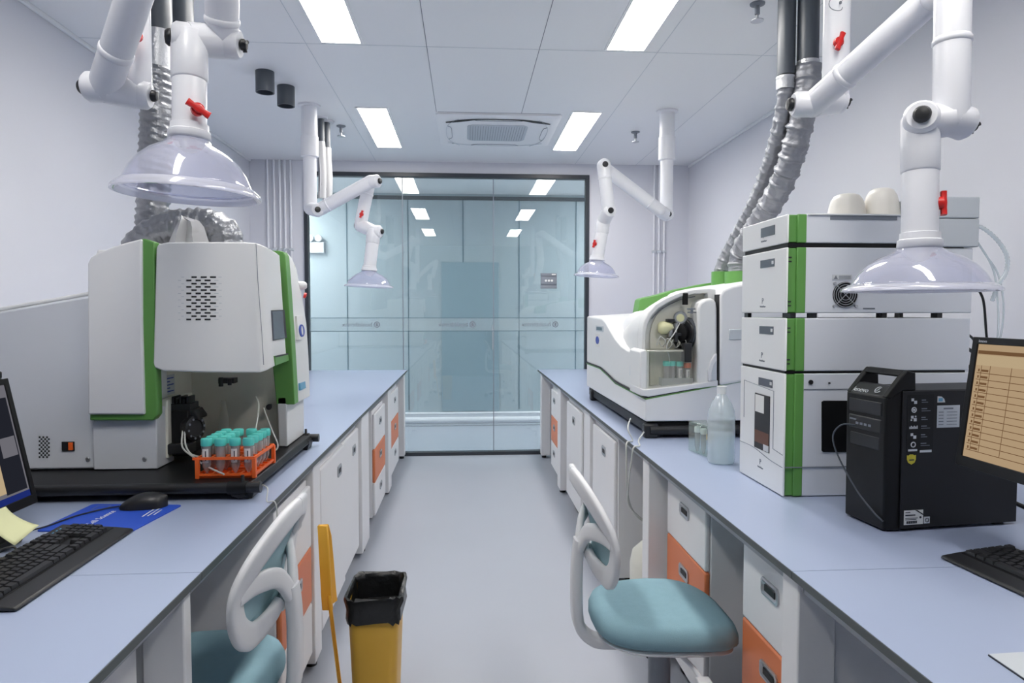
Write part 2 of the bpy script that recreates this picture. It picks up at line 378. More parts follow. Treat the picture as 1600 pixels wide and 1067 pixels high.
# air conditioner cassette
AX0, AX1, AY0, AY1 = -0.215, 0.712, 5.06, 5.97
t = thing('air_conditioner', 'white square cassette air conditioner set in the ceiling between the light rows', 'air conditioner', ((AX0+AX1)/2, (AY0+AY1)/2, ZC))
zc = ZC-0.024; cx, cy = (AX0+AX1)/2, (AY0+AY1)/2
def rrect(x0, x1, y0, y1, r, n=6):
    o = []
    for (a, b, s) in ((x1-r, y1-r, 0), (x0+r, y1-r, 90), (x0+r, y0+r, 180), (x1-r, y0+r, 270)):
        for k in range(n+1): t_ = radians(s+90*k/n); o.append((a+r*cos(t_), b+r*sin(t_)))
    return o
b = MB(); b.loft([[(x, y, ZC) for x, y in rrect(AX0, AX1, AY0, AY1, 0.03)], [(x, y, ZC-0.012) for x, y in rrect(AX0, AX1, AY0, AY1, 0.03)], [(x, y, zc) for x, y in rrect(AX0+0.05, AX1-0.05, AY0+0.05, AY1-0.05, 0.05)]])
obj('panel', b, 'ceil', t)
b = MB(); b.prism(rrect(cx-0.235, cx+0.235, cy-0.235, cy+0.235, 0.06), 'z', zc-0.006, zc); g = obj('grille', b, 'lgrey', t, bevel=0.002)
b = MB()
for k in range(22): x = cx-0.21+k*0.02; b.box(x-0.0015, x+0.0015, cy-0.21, cy+0.21, zc-0.008, zc-0.005)
obj('grille_slats', b, 'grey', g)
for k in range(4):
    a = k*pi/2; R = Matrix.Translation((cx, cy, 0)) @ Matrix.Rotation(a, 4, 'Z')
    pts_o = []; pts_i = []
    for j in range(17):
        s_ = -0.395+0.79*j/16; q = abs(s_)/0.395
        pts_o.append(R @ Vector((s_, -0.40+0.10*q**3.0, zc-0.004))); pts_i.append(R @ Vector((s_, -0.40+0.10*q**3.0+(0.012+0.40*max(0, q-0.45)*(1-q) if k == 0 else 0.003), zc-0.004)))
    b = MB(); b.loft([[p, q, q-Vector((0, 0, 0.003)), p-Vector((0, 0, 0.003))] for p, q in zip(pts_o, pts_i)])
    sl = obj('air_slot', b, 'vent' if k == 0 else 'lgrey', t)  # four like slots: shade inside the near one is put into its colour
    b = MB(); L = [R @ Vector((x_, y_, zc-0.005)) for x_, y_ in [(-0.2, -0.385), (-0.17, -0.362), (-0.12, -0.355), (0.12, -0.355), (0.17, -0.362), (0.2, -0.385)]]
    b.tube(L, 0.0022, 6); obj('flap_line', b, 'grey', sl)
obj('display_mark', MB().box(AX0+0.1, AX0+0.14, AY1-0.1, AY1-0.09, zc-0.001, zc), 'grey', t)
# sprinklers
for (x, y, lb) in ((-0.969, 5.48, 'ceiling sprinkler head beside the left light row, far half of the room'), (1.37, 5.5, 'ceiling sprinkler head beside the right light row, far half of the room'), (1.376, 3.2, 'ceiling sprinkler head at the top of the photo, left of the dark duct pipes')):
    t = thing('sprinkler', lb, 'sprinkler', (x, y, ZC), 'ceiling sprinklers')
    obj('rose', MB().lathe([(0.035, 0), (0.034, -0.006), (0.02, -0.012), (0.012, -0.012), (0.012, -0.05)], (x, y, ZC)), 'grey', t)
    obj('deflector', MB().lathe([(0.002, -0.05), (0.007, -0.055), (0.007, -0.075), (0.03, -0.078), (0.03, -0.082), (0.002, -0.082)], (x, y, ZC)), 'chrome', t)
# two stub pipes
for (x, y, lb) in ((-1.21, 4.29, 'short dark grey pipe stub in the ceiling, nearer of two'), (-1.155, 4.56, 'short dark grey pipe stub in the ceiling, farther of two')):
    b = MB(); b.lathe([(0.055, 0), (0.055, -0.125), (0.048, -0.125), (0.046, -0.02)], (x, y, ZC), (0, 0, 1), 28, cap=False); b.lathe([(0.046, -0.02), (0.0, -0.02)], (x, y, ZC), cap=False)
    tag(obj('pipe_stub', b, 'dgrey'), lb, 'pipe', 'ceiling pipe stubs')
# ------------------------------------------------------------------ benches: worktop, rail, legs and back panel
ZT = 0.85
def bench(label, xf, xb, y0, y1, legs):
    s = 1 if xf < 0 else -1                       # the way the bench faces
    t = thing('workbench', label, 'workbench', ((xf+xb)/2, (y0+y1)/2, 0), 'laboratory benches')
    top = obj('worktop', MB().box(xf-s*0.002, xb, y0+0.001, y1-0.001, ZT-0.017, ZT), 'bench', t)
    obj('edge_strip', MB().box(xf-s*0.002, xf, y0+0.001, y1-0.001, ZT-0.017, ZT-0.0006), 'edge', top)
    obj('rail', MB().box(xf-s*0.028, xf-s*0.055, y0+0.002, y1-0.002, ZT-0.05, ZT-0.017), 'cabg', t)
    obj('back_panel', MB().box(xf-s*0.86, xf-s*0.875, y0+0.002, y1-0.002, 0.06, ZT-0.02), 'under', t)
    for (a, c) in legs:
        b = MB(); xo = xf-s*0.022
        b.box(xo, xo-s*0.088, a, c, 0.03, ZT-0.0172); b.box(xo-s*0.088, xb+s*0.02, a+0.008, c-0.005, 0.03, ZT-0.03)
        lg = obj('leg', b, 'cab', t, bevel=0.004)
        obj('levelling_foot', MB().cyl((xo-s*0.03, (a+c)/2, 0), (xo-s*0.03, (a+c)/2, 0.031), 0.022), 'black', lg)
    return t
bench('long blue-grey topped bench along the left wall, from the glass to the near joint', -0.57, XL+0.03, 1.492, 6.69,
      [(6.55, 6.66), (5.22, 5.42), (3.9, 4.18), (2.67, 2.79)])
bench('near end of the left bench, beneath the keyboard and monitor', -0.57, XL+0.03, -0.35, 1.492, [(1.45, 1.488), (-0.3, -0.2)])
bench('long blue-grey topped bench along the right wall, from the glass to the near joint', 0.702, XR-0.03, 1.412, 6.66,
      [(6.5, 6.62), (5.2, 5.36), (3.95, 4.14), (2.65, 2.74), (1.424, 1.5)])
bench('near end of the right bench, beneath the keyboard and white mat', 0.702, XR-0.03, -0.35, 1.412, [(-0.3, -0.2)])
# ------------------------------------------------------------------ cabinets
def pull(x, y, z, s, parent, w=0.10, h=0.045):
    b = MB(); b.loft([[(x+s*d, y+(0.5*w-i_)*cx_, z+(0.5*h-i_)*cz_) for cx_, cz_ in ((-1, -.6), (-.85, -1), (.85, -1), (1, -.6), (1, .6), (.85, 1), (-.85, 1), (-1, .6))] for d, i_ in ((0, 0), (0.005, 0.0), (0.006, 0.006), (0.002, 0.011))])
    p = obj('pull', b, 'chrome', parent)
    obj('pull_slot', MB().box(x+s*0.002, x+s*0.0042, y-w*0.3, y+w*0.3, z-h*0.22, z+h*0.16), 'black2', p)
def pedestal(label, xf, y0, y1, zs, s, casters=True, mids='orange'):
    t = thing('drawer_unit', label, 'drawer unit', (xf-s*0.25, (y0+y1)/2, 0), 'three-drawer units under the benches')
    z0, z1, z2, z3 = zs
    obj('body', MB().box(xf-s*0.018, xf-s*0.5, y0, y1, z0-0.01, z3+0.02), 'cab', t, bevel=0.004)
    for (a, c, m, nm) in ((z2, z3, 'cab', 0), (z1, z2, mids, 1), (z0, z1, 'cab', 0)):
        d = obj('drawer', MB().box(xf-s*0.018, xf, y0+0.002, y1-0.002, a+0.002, c-0.002), m, t, bevel=0.006)
        if nm: d['label'] = 'orange drawer front'
        pull(xf, (y0+y1)/2, a+(c-a)*0.64, s, d)
    for yy in (y0+0.05, y1-0.05):
        for xx in (xf-s*0.07, xf-s*0.42):
            obj('caster', MB().lathe([(0.004, -0.012), (0.024, -0.012), (0.026, 0), (0.024, 0.012), (0.004, 0.012)], (xx, yy, 0.0265), (0, 1, 0)).box(xx-0.014, xx+0.014, yy-0.018, yy+0.018, 0.04, z0-0.008), 'black', t)
    return t
ZS = (0.09, 0.305, 0.525, 0.755)
pedestal('white drawer unit with orange middle drawer at the glass end of the left bench', -0.602, 5.5, 6.1, ZS, 1)
pedestal('white and orange drawer unit standing forward, with its side showing, left bench', -0.588, 4.42, 4.98, ZS, 1)
pedestal('white and orange drawer unit behind the yellow dustpan and left chair', -0.6, 2.22, 2.66, (0.08, 0.285, 0.505, 0.745), 1)
pedestal('white drawer unit with orange middle drawer at the glass end of the right bench', 0.735, 5.42, 5.85, ZS, -1)
pedestal('white and orange drawer unit behind the seat of the right chair', 0.785, 2.17, 2.6, (0.1, 0.325, 0.55, 0.775), -1)
pedestal('white and orange drawer unit at the lower right, below the black computer tower', 0.785, 1.51, 1.87, (0.1, 0.325, 0.545, 0.77), -1)
pedestal('white drawer unit in the bottom left corner beneath the near left bench', -0.678, 0.95, 1.43, (0.1, 0.3, 0.53, 0.75), 1, mids='cab')
def cupboard(label, xf, y0, y1, s, hy):
    t = thing('cupboard', label, 'cupboard', (xf-s*0.25, (y0+y1)/2, 0), 'single-door base cupboards')
    obj('body', MB().box(xf-s*0.018, xf-s*0.5, y0, y1, 0.08, 0.79), 'cab', t, bevel=0.004)
    d = obj('door', MB().box(xf-s*0.018, xf, y0+0.012, y1-0.012, 0.09, 0.765), 'cab', t, bevel=0.007)
    pull(xf, hy, 0.67, s, d, 0.09, 0.05)
    obj('plinth', MB().box(xf-s*0.06, xf-s*0.48, y0+0.02, y1-0.02, 0.0, 0.08), 'black2', t)
cupboard('white base cupboard behind the yellow bin, nearer of the left pair', -0.595, 2.81, 3.37, 1, 3.22)
cupboard('white base cupboard beyond the bin, farther of the left pair', -0.605, 3.38, 3.87, 1, 3.7)
cupboard('white base cupboard under the right bench, farther of the right pair', 0.735, 4.3, 4.95, -1, 4.6)
cupboard('white base cupboard under the right bench beside the open knee space', 0.735, 3.32, 3.92, -1, 3.58)
# ------------------------------------------------------------------ chairs (built facing +x, then turned)
def chair(label, x, y, rz, star=0.3, group='teal and white swivel chairs'):
    t = thing('swivel_chair', label, 'chair', (0, 0, 0), group)
    SH = 0.022
    def se(a, b_, n=36, e=0.62):
        o = []
        for k in range(n):
            th = 2*pi*k/n; cx_, sy_ = cos(th), sin(th)
            o.append((a*math.copysign(abs(cx_)**e, cx_), b_*math.copysign(abs(sy_)**e, sy_)))
        return o
    b = MB(); rings = []
    for sc, z in ((0.80, 0.432), (0.93, 0.436), (1.0, 0.452), (1.0, 0.472), (0.96, 0.492), (0.85, 0.503), (0.6, 0.508), (0.25, 0.508), (0.02, 0.507)):
        rings.append([(px*sc, py*sc*(1-0.10*max(0, -px/0.21)), z+SH-0.028*max(0, px*sc/0.21)**2.2+0.006*(py*sc/0.2)**2) for px, py in se(0.212, 0.205)])
    b.loft(rings); obj('seat', b, 'fabric', t, smoothang=60)
    b = MB(); b.loft([[(px*sc, py*sc*(1-0.10*max(0, -px/0.21)), z+SH-0.028*max(0, px*sc/0.21)**2.2) for px, py in se(0.212, 0.205)] for sc, z in ((0.55, 0.40), (0.84, 0.416), (0.94, 0.43), (0.9, 0.437))])
    obj('seat_shell', b, 'white', t, smoothang=60)
    b = MB(); b.box(-0.09, 0.1, -0.07, 0.07, 0.39, 0.427); m = obj('mechanism', b, 'white', t, bevel=0.01)
    obj('lever', MB().tube([(0.03, -0.06, 0.405), (0.05, -0.17, 0.405), (0.055, -0.235, 0.40)], 0.007, 10).box(0.035, 0.075, -0.27, -0.22, 0.39, 0.41), 'white', m, bevel=0.004)
    obj('gas_lift', MB().lathe([(0.029, 0.10), (0.029, 0.26), (0.034, 0.262), (0.034, 0.392)], (0, 0, 0)), 'grey', t)
    b = MB()
    bs = MB(); bs.lathe([(0.045, 0.07), (0.05, 0.10), (0.035, 0.13)], (0, 0, 0)); base = obj('base_hub', bs, 'white', t)
    for k in range(5):
        a = 2*pi*k/5+star; e = Vector((cos(a), sin(a), 0))
        l = obj('base_arm', MB().ribbon([e*0.03+Vector((0, 0, 0.095)), e*0.15+Vector((0, 0, 0.09)), e*0.28+Vector((0, 0, 0.072))], [0.028, 0.022, 0.016], 0.014, (0, 0, 1)), 'white', t)
        c = e*0.27; sd = Vector((-sin(a), cos(a), 0))
        obj('caster', MB().lathe([(0.003, -0.02), (0.025, -0.02), (0.028, -0.014), (0.028, 0.014), (0.025, 0.02), (0.003, 0.02)], c+Vector((0, 0, 0.028)), sd), 'black', l)
    # backrest, a curved loop with cross bars into one post behind
    def bx(yy, z): return -0.218+0.03*(abs(yy)/0.215)**1.8-(0.36 if z > 0.78 else 0.15)*(z-0.78)
    half = [(0.0, 0.922), (0.05, 0.917), (0.1, 0.9), (0.15, 0.87), (0.19, 0.833), (0.21, 0.79), (0.205, 0.745), (0.18, 0.695), (0.14, 0.66), (0.095, 0.65), (0.052, 0.668), (0.024, 0.695)]
    st = smooth([(bx(a, z), a, z) for a, z in half], 4)
    fr = MB()
    for sg in (1, -1):
        pts = [Vector((p.x-(0.03*max(0, 1-abs(p.y)/0.1) if p.z < 0.71 else 0), sg*p.y, p.z)) for p in st]
        fr.ribbon(pts, [0.024+0.012*sin(pi*i/len(pts)) for i in range(len(pts))], 0.011, (1, 0, 0))
        cb = smooth([(bx(0.205, 0.775), sg*0.205, 0.78), (-0.207, sg*0.13, 0.780), (-0.235, sg*0.06, 0.765), (-0.25, sg*0.014, 0.71)], 5)
        fr.ribbon(cb, 0.025, 0.011, (1, 0, 0))
    obj('backrest_frame', fr, 'white', t, smoothang=60)
    post = smooth([(-0.249, 0, 0.725), (-0.256, 0, 0.66), (-0.258, 0, 0.56), (-0.25, 0, 0.465), (-0.21, 0, 0.418), (-0.15, 0, 0.408), (-0.05, 0, 0.408)], 5)
    obj('back_post', MB().ribbon(post, [0.03]*8+[0.034]*(len(post)-8), 0.017, (0, 0, 1) if False else (1, 0, 0.35)), 'white', t, smoothang=60)
    prof = [(0.92, 0.03), (0.914, 0.055), (0.898, 0.098), (0.868, 0.148), (0.833, 0.187), (0.79, 0.207), (0.745, 0.201), (0.695, 0.176), (0.66, 0.137)]
    def panel(u_, v_):
        f = v_*(len(prof)-1); i = min(int(f), len(prof)-2); q = f-i
        z = prof[i][0]*(1-q)+prof[i+1][0]*q; h = prof[i][1]*(1-q)+prof[i+1][1]*q
        yy = (u_*2-1)*h; return (bx(yy, z)+0.012, yy, z)
    obj('back_mesh', MB().grid(panel, 16, 24), 'mesh', t, solid=0.006, smoothang=60)
    sup = MB().grid(lambda u_, v_: (-0.197+0.018*cos(pi*(v_-0.5))+0.05*((u_*2-1)*0.12/0.22)**2, (u_*2-1)*0.12, 0.68+0.13*v_), 8, 8)
    obj('lumbar_pad', sup, 'mesh', t, solid=0.008)
    t.location = (x, y, 0); t.rotation_euler = (0, 0, rz); return t
chair('teal swivel chair with white looped back, pulled up to the right bench', 0.59, 2.02, radians(0))
chair('teal swivel chair with white looped back, tucked under the left bench', -0.69, 1.735, radians(178), star=0.98)
# ------------------------------------------------------------------ bin, dustpan, carboy
t = thing('waste_bin', 'yellow square bin lined with a black bag on the floor by the left cupboards', 'bin', (-0.306, 2.32, 0))
def sq(cx_, cy_, w_, d_, z, r): return [(x_, y_, z) for x_, y_ in rrect(cx_-w_/2, cx_+w_/2, cy_-d_/2, cy_+d_/2, r, 5)]
b = MB(); b.loft([sq(-0.306, 2.32, 0.135, 0.19, 0, 0.03), sq(-0.306, 2.32, 0.168, 0.23, 0.455, 0.035), sq(-0.306, 2.32, 0.164, 0.226, 0.455, 0.035), sq(-0.306, 2.32, 0.131, 0.186, 0.004, 0.03)]); obj('bin_body', b, 'yellow', t)
def wob(i, k): return 0.005*sin(k*3.1+i*1.7)+0.003*sin(k*7.3+i)
b = MB(); rings = []
for i, (w_, d_, z) in enumerate(((0.176, 0.238, 0.395), (0.181, 0.243, 0.41), (0.178, 0.24, 0.44), (0.19, 0.25, 0.468), (0.187, 0.248, 0.48), (0.172, 0.232, 0.478), (0.162, 0.222, 0.46), (0.15, 0.205, 0.36), (0.13, 0.17, 0.2), (0.06, 0.08, 0.16))):
    ring = sq(-0.306, 2.32, w_, d_, z, 0.035); rings.append([(x_+wob(i, k)*0.6, y_+wob(i, k+3)*0.6, z_+wob(i, k+9)*(0.9 if i < 9 else 0.2)) for k, (x_, y_, z_) in enumerate(ring)])
b.loft(rings); obj('bin_liner', b, 'bag', t, smoothang=70)
t = thing('dustpan', 'amber long-handled dustpan standing upside down against the cupboard by the yellow bin', 'dustpan', (-0.4, 2.3, 0))
p0, p1, p2 = P(504, 822, 2.42), P(513, 905, 2.42), P(520, 942, 2.40)
b = MB(); prof = [(P(504, 820, 2.46), 0.008), (P(507, 840, 2.46), 0.026), (P(510, 880, 2.46), 0.034), (P(513, 925, 2.46), 0.04), (P(515, 946, 2.46), 0.042)]
rings = []
for c, hw in prof:
    rings.append([c+Vector(q) for q in ((-0.018, -hw, 0), (-0.004, -hw, 0), (0.018, -hw-0.004, 0), (0.021, -hw+0.004, 0), (0.004, 0, 0), (0.021, hw-0.004, 0), (0.018, hw+0.004, 0), (-0.004, hw, 0), (-0.018, hw, 0), (-0.014, 0, 0))])
b.loft(rings); obj('pan', b, 'pan', t, bevel=0.003)
hp = P(514, 930, 2.42); obj('handle', MB().tube([hp, (P(521, 990, 2.40)), (-0.435, 2.38, 0.012)], 0.007, 10), 'pan', t)
t = thing('carboy', 'white plastic carboy with tubing on the floor in the right knee space', 'carboy', (0.87, 3.02, 0))
obj('body', MB().lathe([(0.11, 0.0), (0.125, 0.015), (0.125, 0.27), (0.115, 0.32), (0.07, 0.365), (0.035, 0.38), (0.035, 0.41), (0.03, 0.41)], (0.87, 3.02, 0)), 'cream', t)
obj('screw_cap', MB().lathe([(0.04, 0.395), (0.04, 0.43), (0.0, 0.43)], (0.87, 3.02, 0)), 'cream', t)
t2 = obj('drain_tubing', MB().tube(smooth([P(985, 654, 3.05), P(981, 670, 2.9), (0.72, 2.9, 0.856), (0.688, 2.87, 0.852), (0.684, 2.86, 0.8), (0.70, 2.9, 0.62), (0.76, 2.97, 0.5), (0.86, 3.01, 0.435)], 8), 0.0035, 8), 'tube')
tag(t2, 'thin clear drain tubing hanging over the right bench edge, farther strand', 'tubing')
t2 = obj('drain_tubing', MB().tube(smooth([P(1006, 675, 2.96), P(998, 688, 2.9), (0.72, 2.78, 0.855), (0.69, 2.76, 0.852), (0.684, 2.77, 0.8), (0.69, 2.85, 0.66), (0.72, 2.93, 0.55), (0.84, 3.0, 0.44)], 8), 0.0035, 8), 'tube')
tag(t2, 'thin clear drain tubing hanging over the right bench edge, nearer strand', 'tubing')

t2 = obj('drain_tubing', MB().tube(smooth([P(408, 757, 2.09), P(418, 763, 2.06), (-0.585, 2.03, 0.855), (-0.562, 2.03, 0.852), (-0.556, 2.03, 0.80), (-0.565, 2.05, 0.68), (-0.59, 2.08, 0.6)], 8), 0.002, 7), 'tube')
tag(t2, 'thin clear tubing hanging over the left bench edge from the black bar end', 'tubing')
# ------------------------------------------------------------------ fume extraction arms
def damper(p, face, parent, r=0.026, lean=(0.35, 0, 0.94)):
    """red butterfly damper lever on the tube"""
    f = Vector(face).normalized(); b = MB(); b.cyl(p, p+f*0.012, 0.014, 16)
    up = Vector(lean); u = (up-f*up.dot(f)).normalized(); c = p+f*0.014
    b.ribbon([c-u*r, c-u*r*0.4, c, c+u*r*0.4, c+u*r], [0.008, 0.006, 0.010, 0.006, 0.008], 0.006, f)
    o = obj('damper_lever', b, 'red', parent); o['label'] = 'red damper lever'
def knobs(p, axis, rk, parent, lobed=False):
    a = Vector(axis).normalized()
    b = MB(); b.lathe([(rk*0.6, -0.004), (rk, 0.0), (rk, 0.006), (rk*0.75, 0.012), (0.0, 0.014)], p, a, 20)
    if lobed:
        u = a.orthogonal().normalized(); v = a.cross(u)
        for k in range(3): e = u*cos(k*2.094)+v*sin(k*2.094); b.cyl(p+a*0.006+e*rk*0.2, p+a*0.008+e*rk*1.25, 0.005, 8)
    o = obj('joint_knob', b, 'black', parent); o['label'] = 'black joint knob'
def tubeseg(name, a, c, r, parent, sleeves=()):
    a, c = Vector(a), Vector(c); b = MB(); b.tube([a, c], r, 24, ball=True)
    o = obj(name, b, 'pvc', parent, smoothang=60); d = (c-a).normalized(); L = (c-a).length
    for (s0, s1) in sleeves:
        obj('sleeve', MB().lathe([(r*1.0, s0-0.004), (r*1.07, s0), (r*1.07, s1), (r*1.0, s1+0.004)], a, d, 24), 'pvc', o, smoothang=60)
    return o
def hub(a, c, r, parent):
    a, c = Vector(a), Vector(c); obj('joint', MB().tube([a, c], r*1.03, 24), 'pvc', parent, smoothang=60)
def hood(neck, rim, r0, parent, R=0.173):
    ax = (rim-neck).normalized(); L = (rim-neck).length; k = L/0.11
    pr = [(0.038, -0.012), (0.044, 0.0), (0.047, 0.006), (0.064, 0.018), (0.092, 0.03), (0.118, 0.048), (0.138, 0.07), (0.150, 0.092), (0.154, 0.1)]
    b = MB(); pr2 = [(r*R/0.173, h*k) for r, h in pr]; b.lathe(pr2, neck, ax, 48, cap=False)
    h = obj('hood', b, 'dome', parent, solid=0.0022, smoothang=80); h['label'] = 'clear plastic dome hood'
    rm = MB(); rm.lathe([(0.153*R/0.173, 0.098*k), (0.157*R/0.173, 0.0955*k), (0.173*R/0.173, 0.107*k), (0.1735*R/0.173, 0.113*k), (0.170*R/0.173, 0.1135*k), (0.155*R/0.173, 0.104*k)], neck, ax, 48, cap=False)
    rr = obj('rim', rm, 'dome2', h, smoothang=80)
    nb = MB(); nb.lathe([(r0*0.9, -0.03), (r0*1.1, -0.028), (r0*1.12, -0.014), (r0*1.22, -0.012), (r0*1.25, 0.002), (r0*1.15, 0.006)], neck, ax, 28)
    obj('neck_collar', nb, 'pvc', h, smoothang=50)
def arm(label, col_top, J1, J1b, J2b, J2, J3, J3b, neck, rim, r, rc, kn, sleeves, dampers, R=0.173, ceiling_sleeve=None):
    t = thing('fume_arm', label, 'fume extraction arm', (col_top.x, col_top.y, ZC), 'white fume extraction arms')
    c = tubeseg('column', col_top, J1, rc, t)
    obj('ceiling_flange', MB().lathe([(rc*1.7, 0), (rc*1.7, -0.012), (rc*1.1, -0.016)], (col_top.x, col_top.y, ZC)), 'pvc', c)
    if ceiling_sleeve:
        z0, z1, k = ceiling_sleeve
        obj('sleeve', MB().lathe([(rc*1.0, z1+0.006), (rc*k, z1), (rc*k, z0), (rc*1.0, z0-0.006)], (col_top.x, col_top.y, 0), (0, 0, 1)), 'pvc', c)
        obj('upper_tube', MB().lathe([(rc*(k-0.12), z1), (rc*(k-0.12), ZC)], (col_top.x, col_top.y, 0), (0, 0, 1)), 'pvc', c)
    hub(J1, J1b, r, t); tubeseg('swing_arm', J1b, J2b, r, t, sleeves[0]); hub(J2b, J2, r, t)
    tubeseg('drop_arm', J2, J3, r, t, sleeves[1]); hub(J3, J3b, r, t); tubeseg('hood_tube', J3b, neck, r, t, sleeves[2])
    for p, a, rk, lb in kn:
        a = Vector(a).normalized(); q = min((J1, J1b, J2b, J2, J3, J3b), key=lambda j: (j-p).length)
        obj('joint_cap', MB().lathe([(r*0.99, 0), (r*0.99, max(0.004, (p-q).dot(a)-0.012)), (r*0.8, max(0.006, (p-q).dot(a)-0.003)), (0, max(0.006, (p-q).dot(a)-0.003))], q, a, 24), 'pvc', t, smoothang=50)
        knobs(q+a*max(0.008, (p-q).dot(a)), a, rk, t, lb)
    for dm in dampers: damper(dm[0], dm[1], t, lean=dm[2] if len(dm) > 2 else (0.35, 0, 0.94))
    hood(neck, rim, r, t, R)
# front left
J1 = P(213, 146, 1.78); J1b = P(163, 136, 1.74); J2b = P(266, -170, 1.45); J2 = P(347, -170, 1.5); J3 = P(347, 66, 1.66); J3b = P(296, 62, 1.62); nk = P(296, 214, 1.6); rm = P(297, 303, 1.6)+Vector((-0.008, 0, 0))
rm = nk+(P(294, 310, 1.6)-nk).normalized()*0.128
arm('white fume arm at the upper left, its clear dome hanging above the vented instrument', Vector((J1.x, J1.y, ZC)), J1, J1b, J2b, J2, J3, J3b, nk, rm, 0.0365, 0.0365,
    [(P(131, 133, 1.74), (-1, 0.05, 0), 0.019, False), (P(236, 160, 1.78), (1, 0.1, -0.1), 0.014, False), (P(268, 55, 1.62), (-1, -0.3, 0), 0.019, False), (P(376, 89, 1.66), (1, 0, -0.1), 0.013, True)],
    [[(0.10, 0.11)], [(0.25, 0.258)], [(-0.01, 0.092)]],
    [(P(308, 172, 1.57), (0.5, -0.85, 0), (0.85, 0.3, -0.5)), (P(214, 57, 1.73), (0.3, -1, 0))], R=0.156)
# front right
J1 = P(1305, 158, 2.02); J1b = P(1270, 163, 1.94); J2b = P(1462, -8, 1.62); J2 = P(1489, -24, 1.46); J3 = P(1486, 186, 1.45); J3b = P(1438, 192, 1.47); nk = P(1437, 384, 1.45); rm = nk+Vector((0.0, 0, -1))*0.098
arm('white fume arm at the upper right, its clear dome in front of the stacked modules', Vector((J1.x, J1.y, ZC)), J1, J1b, J2b, J2, J3, J3b, nk, rm, 0.0365, 0.038,
    [(P(1238, 159, 1.94), (-1, 0.1, 0), 0.019, False), (P(1326, 163, 2.0), (1, 0, -0.1), 0.014, True), (P(1424, 188, 1.435), (-0.55, -0.9, 0.1), 0.018, False), (P(1513, 209, 1.45), (1, 0, -0.3), 0.012, True)],
    [[(0.11, 0.118)], [(0.12, 0.128)], [(-0.01, 0.108)]],
    [(P(1463, 318, 1.44), (0.9, -0.35, 0)), (P(1308, 67, 1.985), (0.1, -1, 0))], R=0.156)
lp = P(1309, 4, 1.975); b = MB(); b.tube([lp+Vector((0.021*cos(k*pi/12), -0.0375+0.012*(abs(cos(k*pi/12)))**2+0.036, 0.024*sin(k*pi/12))) for k in range(25)], 0.0012, 6); b.box(lp.x+0.006, lp.x+0.011, lp.y-0.003, lp.y+0.004, lp.z-0.003, lp.z+0.004)
lb_ = [o for o in bpy.data.objects if o.get('label', '').startswith('white fume arm at the upper right')][0]; obj('label_ring', b, 'greyink', lb_)
# back left
J1 = P(485, 326, 4.95); J1b = P(496, 329, 4.80); J2b = P(579, 284, 4.74); J2 = P(577, 285, 4.88); J3 = P(563, 352, 4.9); J3b = P(584, 362, 4.84); nk = P(577, 422, 4.82); rm = nk+Vector((-0.04, 0, -1)).normalized()*0.115
arm('white fume arm in the far left of the room, hanging in front of the glass', Vector((J1.x, J1.y, ZC)), J1, J1b, J2b, J2, J3, J3b, nk, rm, 0.044, 0.046,
    [(P(501, 329, 4.755), (0.25, -1, 0), 0.02, False), (P(596, 277, 4.73), (0.9, -0.45, 0), 0.02, False), (P(598, 358, 4.84), (1, -0.3, 0), 0.018, False), (P(556, 357, 4.9), (-1, -0.1, 0), 0.018, False)],
    [[(0.08, 0.086)], [(0.08, 0.086)], [(-0.01, 0.08)]],
    [(P(565, 335, 4.85), (0, -1, 0))], R=0.172, ceiling_sleeve=(P(486, 245, 4.95).z, P(486, 214, 4.95).z, 1.3))
# back right
J1 = P(1041, 336, 4.92); J1b = P(1030, 328, 4.80); J2b = P(946, 264, 4.76); J2 = P(943, 259, 4.63); J3 = P(951, 330, 4.63); J3b = P(943, 346, 4.72); nk = P(933, 406, 4.72); rm = nk+Vector((-0.06, 0, -1)).normalized()*0.112
arm('white fume arm in the far right of the room, beside the end of the glass', Vector((J1.x, J1.y, ZC)), J1, J1b, J2b, J2, J3, J3b, nk, rm, 0.044, 0.046,
    [(P(1043, 334, 4.87), (0.1, -1, 0), 0.02, False), (P(945, 258, 4.59), (0.1, -1, 0.05), 0.02, False), (P(956, 337, 4.59), (0.15, -1, 0), 0.02, False)],
    [[(0.08, 0.086)], [(0.08, 0.086)], [(-0.01, 0.08)]],
    [(P(930, 381, 4.69), (-0.7, -0.7, 0))], R=0.158, ceiling_sleeve=(P(1041, 250, 4.92).z, P(1041, 215, 4.92).z, 1.3))
# ------------------------------------------------------------------ dark drop pipes and crinkled ducts
def crinkle(seed, amp=0.1, rib=4, sharp=3.2):
    """spiral wire ribs with pinched, sharply creased foil between them"""
    rnd = random.Random(seed); cre = [[(rnd.uniform(0, 2*pi), rnd.uniform(0.5, 1.0), rnd.randint(2, 5)) for _ in range(4)] for _ in range(400)]
    ph = [[0.0]*4]
    for _ in range(1200): ph.append([p+rnd.uniform(-0.9, 0.9) for p in ph[-1]])
    lev = [rnd.uniform(-1, 1) for _ in range(1200)]
    def f(i, k, a):
        ii = i+1.2*sin(a+seed); j = int(ii//rib); q = (ii % rib)/rib; d = min(1.0, sharp*min(q, 1-q))          # 0 at the rib, 1 away from it
        s = sum(w_*abs(sin(n_*(a+p_)/2)) for p_, w_, n_ in cre[j % 400])/3.0
        h = ph[i % 900]; fold = 0.4*sin(3*a+h[0])+0.35*sin(5*a+h[1])+0.3*sin(8*a+h[2])+0.5*lev[i % 900]
        return 1.06-d*(amp*0.4+amp*0.8*s*(0.6+0.4*sin(pi*q)))+amp*0.42*fold*(0.35+0.65*d)
    return f
